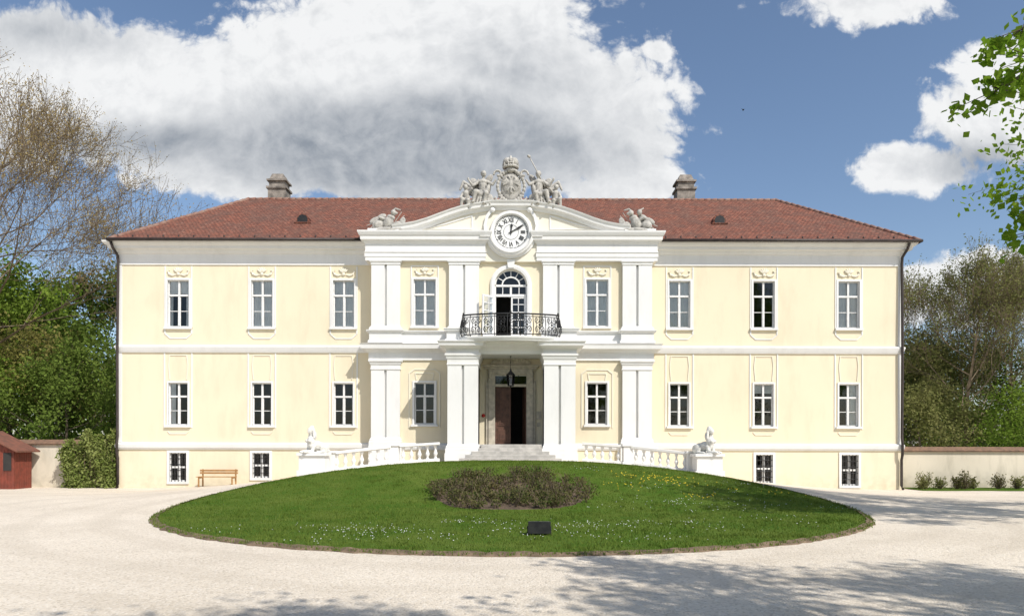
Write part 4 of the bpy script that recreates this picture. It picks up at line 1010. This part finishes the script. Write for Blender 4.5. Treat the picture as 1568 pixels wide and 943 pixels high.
tree('chestnut_tree', (14.8, -2.7, 0), 12.8, .33, 14, 2, 4.9, LEAF_M, 33000, .16, .26, BARK, start=.42)
tree('chestnut_tree', (2.6, -4.6, 0), 12.0, .30, 13, 2, 4.2, LEAF_M, 26000, .16, .26, BARK, start=.45)
# long low limbs of the near chestnut reaching over the drive
es = []; L1 = []
for tgt, nn, lv in ((np.array([4.95, 6.5, 5.45]), 16, 15), (np.array([4.70, 6.6, 5.20]), 10, 13), (np.array([4.85, 6.5, 5.72]), 9, 12), (np.array([5.0, 6.5, 4.12]), 9, 12), (np.array([4.98, 6.5, 3.80]), 8, 12)):
    base = np.array([0, 0, 5.2]); t = tgt-NT; prev = base.copy(); n = 9
    for i in range(1, n+1):
        f_ = i/n; q = base*(1-f_)+t*f_+np.array([.5*math.sin(math.pi*f_), 0, .9*math.sin(math.pi*f_)])+rv()*.10*(1 if i < n else 0)
        es.append((prev.copy(), q.copy(), .08*(1-f_)+.009, .08*max(0, 1-f_-1/n)+.009)); prev = q
    for _ in range(nn):
        e_ = prev+rng.normal(0, 1, 3)*np.array([.16, .22, .10])-np.array([0, 0, .03]); es.append((prev.copy(), e_, .006, .003))
        L1.append(e_+rng.normal(0, .055, (lv, 3)))
tubes('limbs', es, BARK, 5, near); poly_np('limb_leaves', leafquads(np.concatenate(L1), .085, .8), 4, LEAF_M, near)
# ivy on left wall
n = 12000; xx = rng.uniform(fx(93, 34), XL-.1, n); k_ = (xx-fx(93, 34))/(XL-fx(93, 34))
topz = 1.25+.95*np.sqrt(np.clip(k_*2.2, 0, 1))+.22*np.sin(xx*5)+.18*np.sin(xx*13); u_ = rng.random(n); zz = -.4+(topz+.4)*(1-u_**1.35)
yy = 34.35-np.abs(rng.normal(0, .25, n))-.18*np.sin(zz*2+xx*4)
root = empty('ivy_bush'); poly_np('ivy_leaves', leafquads(np.stack([xx, yy, zz], -1), .12), 4, LEAF_IVY, root)
segs = [((x, 34.2, -.4), (x+random.gauss(0, .2), 34.1, random.uniform(1, 2.2)), .02, .01) for x in np.linspace(fx(100, 34), XL-.3, 25)]
tubes('ivy_stems', segs, TWIG, 4, root)
for px, s_ in ((1418, .55), (1436, .4), (1472, .6), (1490, .35), (1530, .5), (1556, .45), (1590, .6), (1408, .35), (1462, .4)):
    x = fx(px, 34.3); y = 34.2+random.uniform(-.2, .3); z = g(x, y); root = empty('rose_shrub'); n = 420
    P = rng.normal(0, 1, (n, 3)); P /= np.linalg.norm(P, axis=1)[:, None]; P *= (rng.random((n, 1))**.45)
    P[:, 0] *= 1+.35*np.sin(P[:, 2]*5+px); P[:, 2] += .3*np.sin(P[:, 0]*6+px)
    P = P*np.array([s_*.85, s_*.7, s_*.75])+np.array([x, y, z+s_*.8])
    poly_np('leaves', leafquads(P, .08), 4, LEAF_ROSE if random.random() < .5 else LEAF_O, root)
    tubes('stems', [((x, y, z), tuple(P[q]), .012, .006) for q in range(0, 70)], TWIG, 3, root)

# ------------------------------------------------------------------ light + sky
AZ = math.radians(41); ELV = math.radians(46)
S = Vector((math.sin(AZ)*math.cos(ELV), -math.cos(AZ)*math.cos(ELV), math.sin(ELV)))
sl = bpy.data.lights.new('sun', 'SUN'); sl.energy = 4.6; sl.angle = math.radians(.5); sl.color = (1, .96, .895)
so = bpy.data.objects.new('sun', sl); so.rotation_euler = S.to_track_quat('Z', 'Y').to_euler(); so.location = (30, -30, 40); COL.objects.link(so)
w = bpy.data.worlds.new('World'); sc.world = w; w.use_nodes = True; nt = w.node_tree; nt.nodes.clear()
out = nd(nt, 'ShaderNodeOutputWorld')
sky = nd(nt, 'ShaderNodeTexSky', sky_type='NISHITA'); sky.sun_disc = False; sky.sun_elevation = ELV; sky.sun_rotation = math.radians(139)
sky.air_density = 1.0; sky.dust_density = 1.0; sky.ozone_density = 1.8
bg1 = nd(nt, 'ShaderNodeBackground'); nt.links.new(sky.outputs[0], bg1.inputs[0]); bg1.inputs[1].default_value = .14
tc = nd(nt, 'ShaderNodeTexCoord'); sp = nd(nt, 'ShaderNodeSeparateXYZ'); nt.links.new(tc.outputs['Generated'], sp.inputs[0])
ay = mth(nt, 'MAXIMUM', mth(nt, 'ABSOLUTE', sp.outputs[1]), .12)
uu = mth(nt, 'DIVIDE', sp.outputs[0], ay); vv = mth(nt, 'DIVIDE', sp.outputs[2], ay)
cb = nd(nt, 'ShaderNodeCombineXYZ'); nt.links.new(uu, cb.inputs[0]); nt.links.new(vv, cb.inputs[1]); UV = cb.outputs[0]
def vmath(op, a, b):
    n = nd(nt, 'ShaderNodeVectorMath', operation=op); setin(nt, n, 0, a); setin(nt, n, 1, b); return n
nw = nd(nt, 'ShaderNodeTexNoise'); nw.inputs['Scale'].default_value = 4.5; nw.inputs['Detail'].default_value = 3; nt.links.new(UV, nw.inputs['Vector'])
wv = vmath('SUBTRACT', nw.outputs['Color'], (.5, .5, .5)); wsc = vmath('MULTIPLY', wv.outputs[0], (.10, .08, 0)); UVW = vmath('ADD', UV, wsc.outputs[0]).outputs[0]
def blobs(lst, vec):
    acc = None
    for (px, py, a, b, s_) in lst:
        c = ((px-784)/FP, (683-py)/FP, 0)
        d = vmath('SUBTRACT', vec, c); e = vmath('MULTIPLY', d.outputs[0], (FP/a, FP/b, 0)); l = nd(nt, 'ShaderNodeVectorMath', operation='LENGTH'); nt.links.new(e.outputs[0], l.inputs[0])
        v = mth(nt, 'MULTIPLY', mth(nt, 'SUBTRACT', 1.0, l.outputs['Value']), s_)
        if acc is None: acc = v
        else: acc = mth(nt, 'SMOOTH_MAX', acc, v, .1)
    return acc
BL = [(620, 150, 420, 190, 1.4), (120, 140, 390, 125, 1.2), (700, 20, 255, 125, 1.1), (900, 205, 150, 100, 1.0), (440, 250, 300, 70, 1.1), (930, 285, 120, 28, .7),
      (1310, 5, 150, 48, .6), (1000, 75, 34, 20, .6), (1520, 205, 125, 75, .9), (1400, 262, 95, 45, .75), (1550, 105, 95, 60, .8), (1540, 445, 200, 60, 1.1)]
bl = blobs(BL, UVW)
def fbm(vec, scale, det, ro):
    n = nd(nt, 'ShaderNodeTexNoise'); n.inputs['Scale'].default_value = scale; n.inputs['Detail'].default_value = det; n.inputs['Roughness'].default_value = ro; nt.links.new(vec, n.inputs['Vector']); return n.outputs['Fac']
def nz(vec):
    a = mth(nt, 'SUBTRACT', fbm(vec, 6, 8, .62), .5)
    b = mth(nt, 'SUBTRACT', mth(nt, 'ABSOLUTE', mth(nt, 'SUBTRACT', fbm(vec, 14, 5, .58), .5)), .07)
    return mth(nt, 'ADD', mth(nt, 'MULTIPLY', a, 1.35), mth(nt, 'MULTIPLY', b, 1.5))
n0 = nz(UVW); off = vmath('ADD', UVW, (.014, .018, 0)).outputs[0]; n1 = nz(off)
fld = mth(nt, 'ADD', bl, n0)
mask = rng_map(nt, fld, -.05, .20, 0, 1, True)
grad = mth(nt, 'MULTIPLY', mth(nt, 'SUBTRACT', n0, n1), .62)
DK = [(610, 225, 420, 105, 1.4), (240, 215, 270, 50, .9), (800, 120, 150, 90, .4), (60, 50, 200, 40, .5), (1490, 255, 120, 40, .9), (1530, 470, 160, 30, .7)]
dk = blobs(DK, UVW)
dkf = rng_map(nt, mth(nt, 'ADD', dk, mth(nt, 'MULTIPLY', n0, .34)), -.30, .85, 0, 1, True)
lit = mth(nt, 'ADD', mth(nt, 'SUBTRACT', .98, mth(nt, 'MULTIPLY', dkf, .68)), grad)
lit = mth(nt, 'MINIMUM', mth(nt, 'MAXIMUM', lit, .12), 1.0)
ccol = mixc(nt, lit, (.22, .265, .33), (.98, .99, 1.0))
bg2 = nd(nt, 'ShaderNodeBackground'); nt.links.new(ccol, bg2.inputs[0]); bg2.inputs[1].default_value = .92
hzn = rng_map(nt, sp.outputs[2], -.01, .03, 0, 1, True)
mfin = mth(nt, 'MULTIPLY', mask, hzn)
mx = nd(nt, 'ShaderNodeMixShader'); nt.links.new(mfin, mx.inputs[0]); nt.links.new(bg1.outputs[0], mx.inputs[1]); nt.links.new(bg2.outputs[0], mx.inputs[2]); nt.links.new(mx.outputs[0], out.inputs[0])

# ------------------------------------------------------------------ camera
cam = bpy.data.cameras.new('camera'); cam.lens = 24.0; cam.sensor_width = 36; cam.shift_y = 211.5/1568; cam.clip_end = 4000; cam.clip_start = .1
co = bpy.data.objects.new('camera', cam); co.location = (0, 0, HZ); co.rotation_euler = (math.radians(90), math.radians(-.12), 0); COL.objects.link(co); sc.camera = co
sc.view_settings.view_transform = 'Standard'; sc.view_settings.look = 'None'; sc.view_settings.exposure = 0
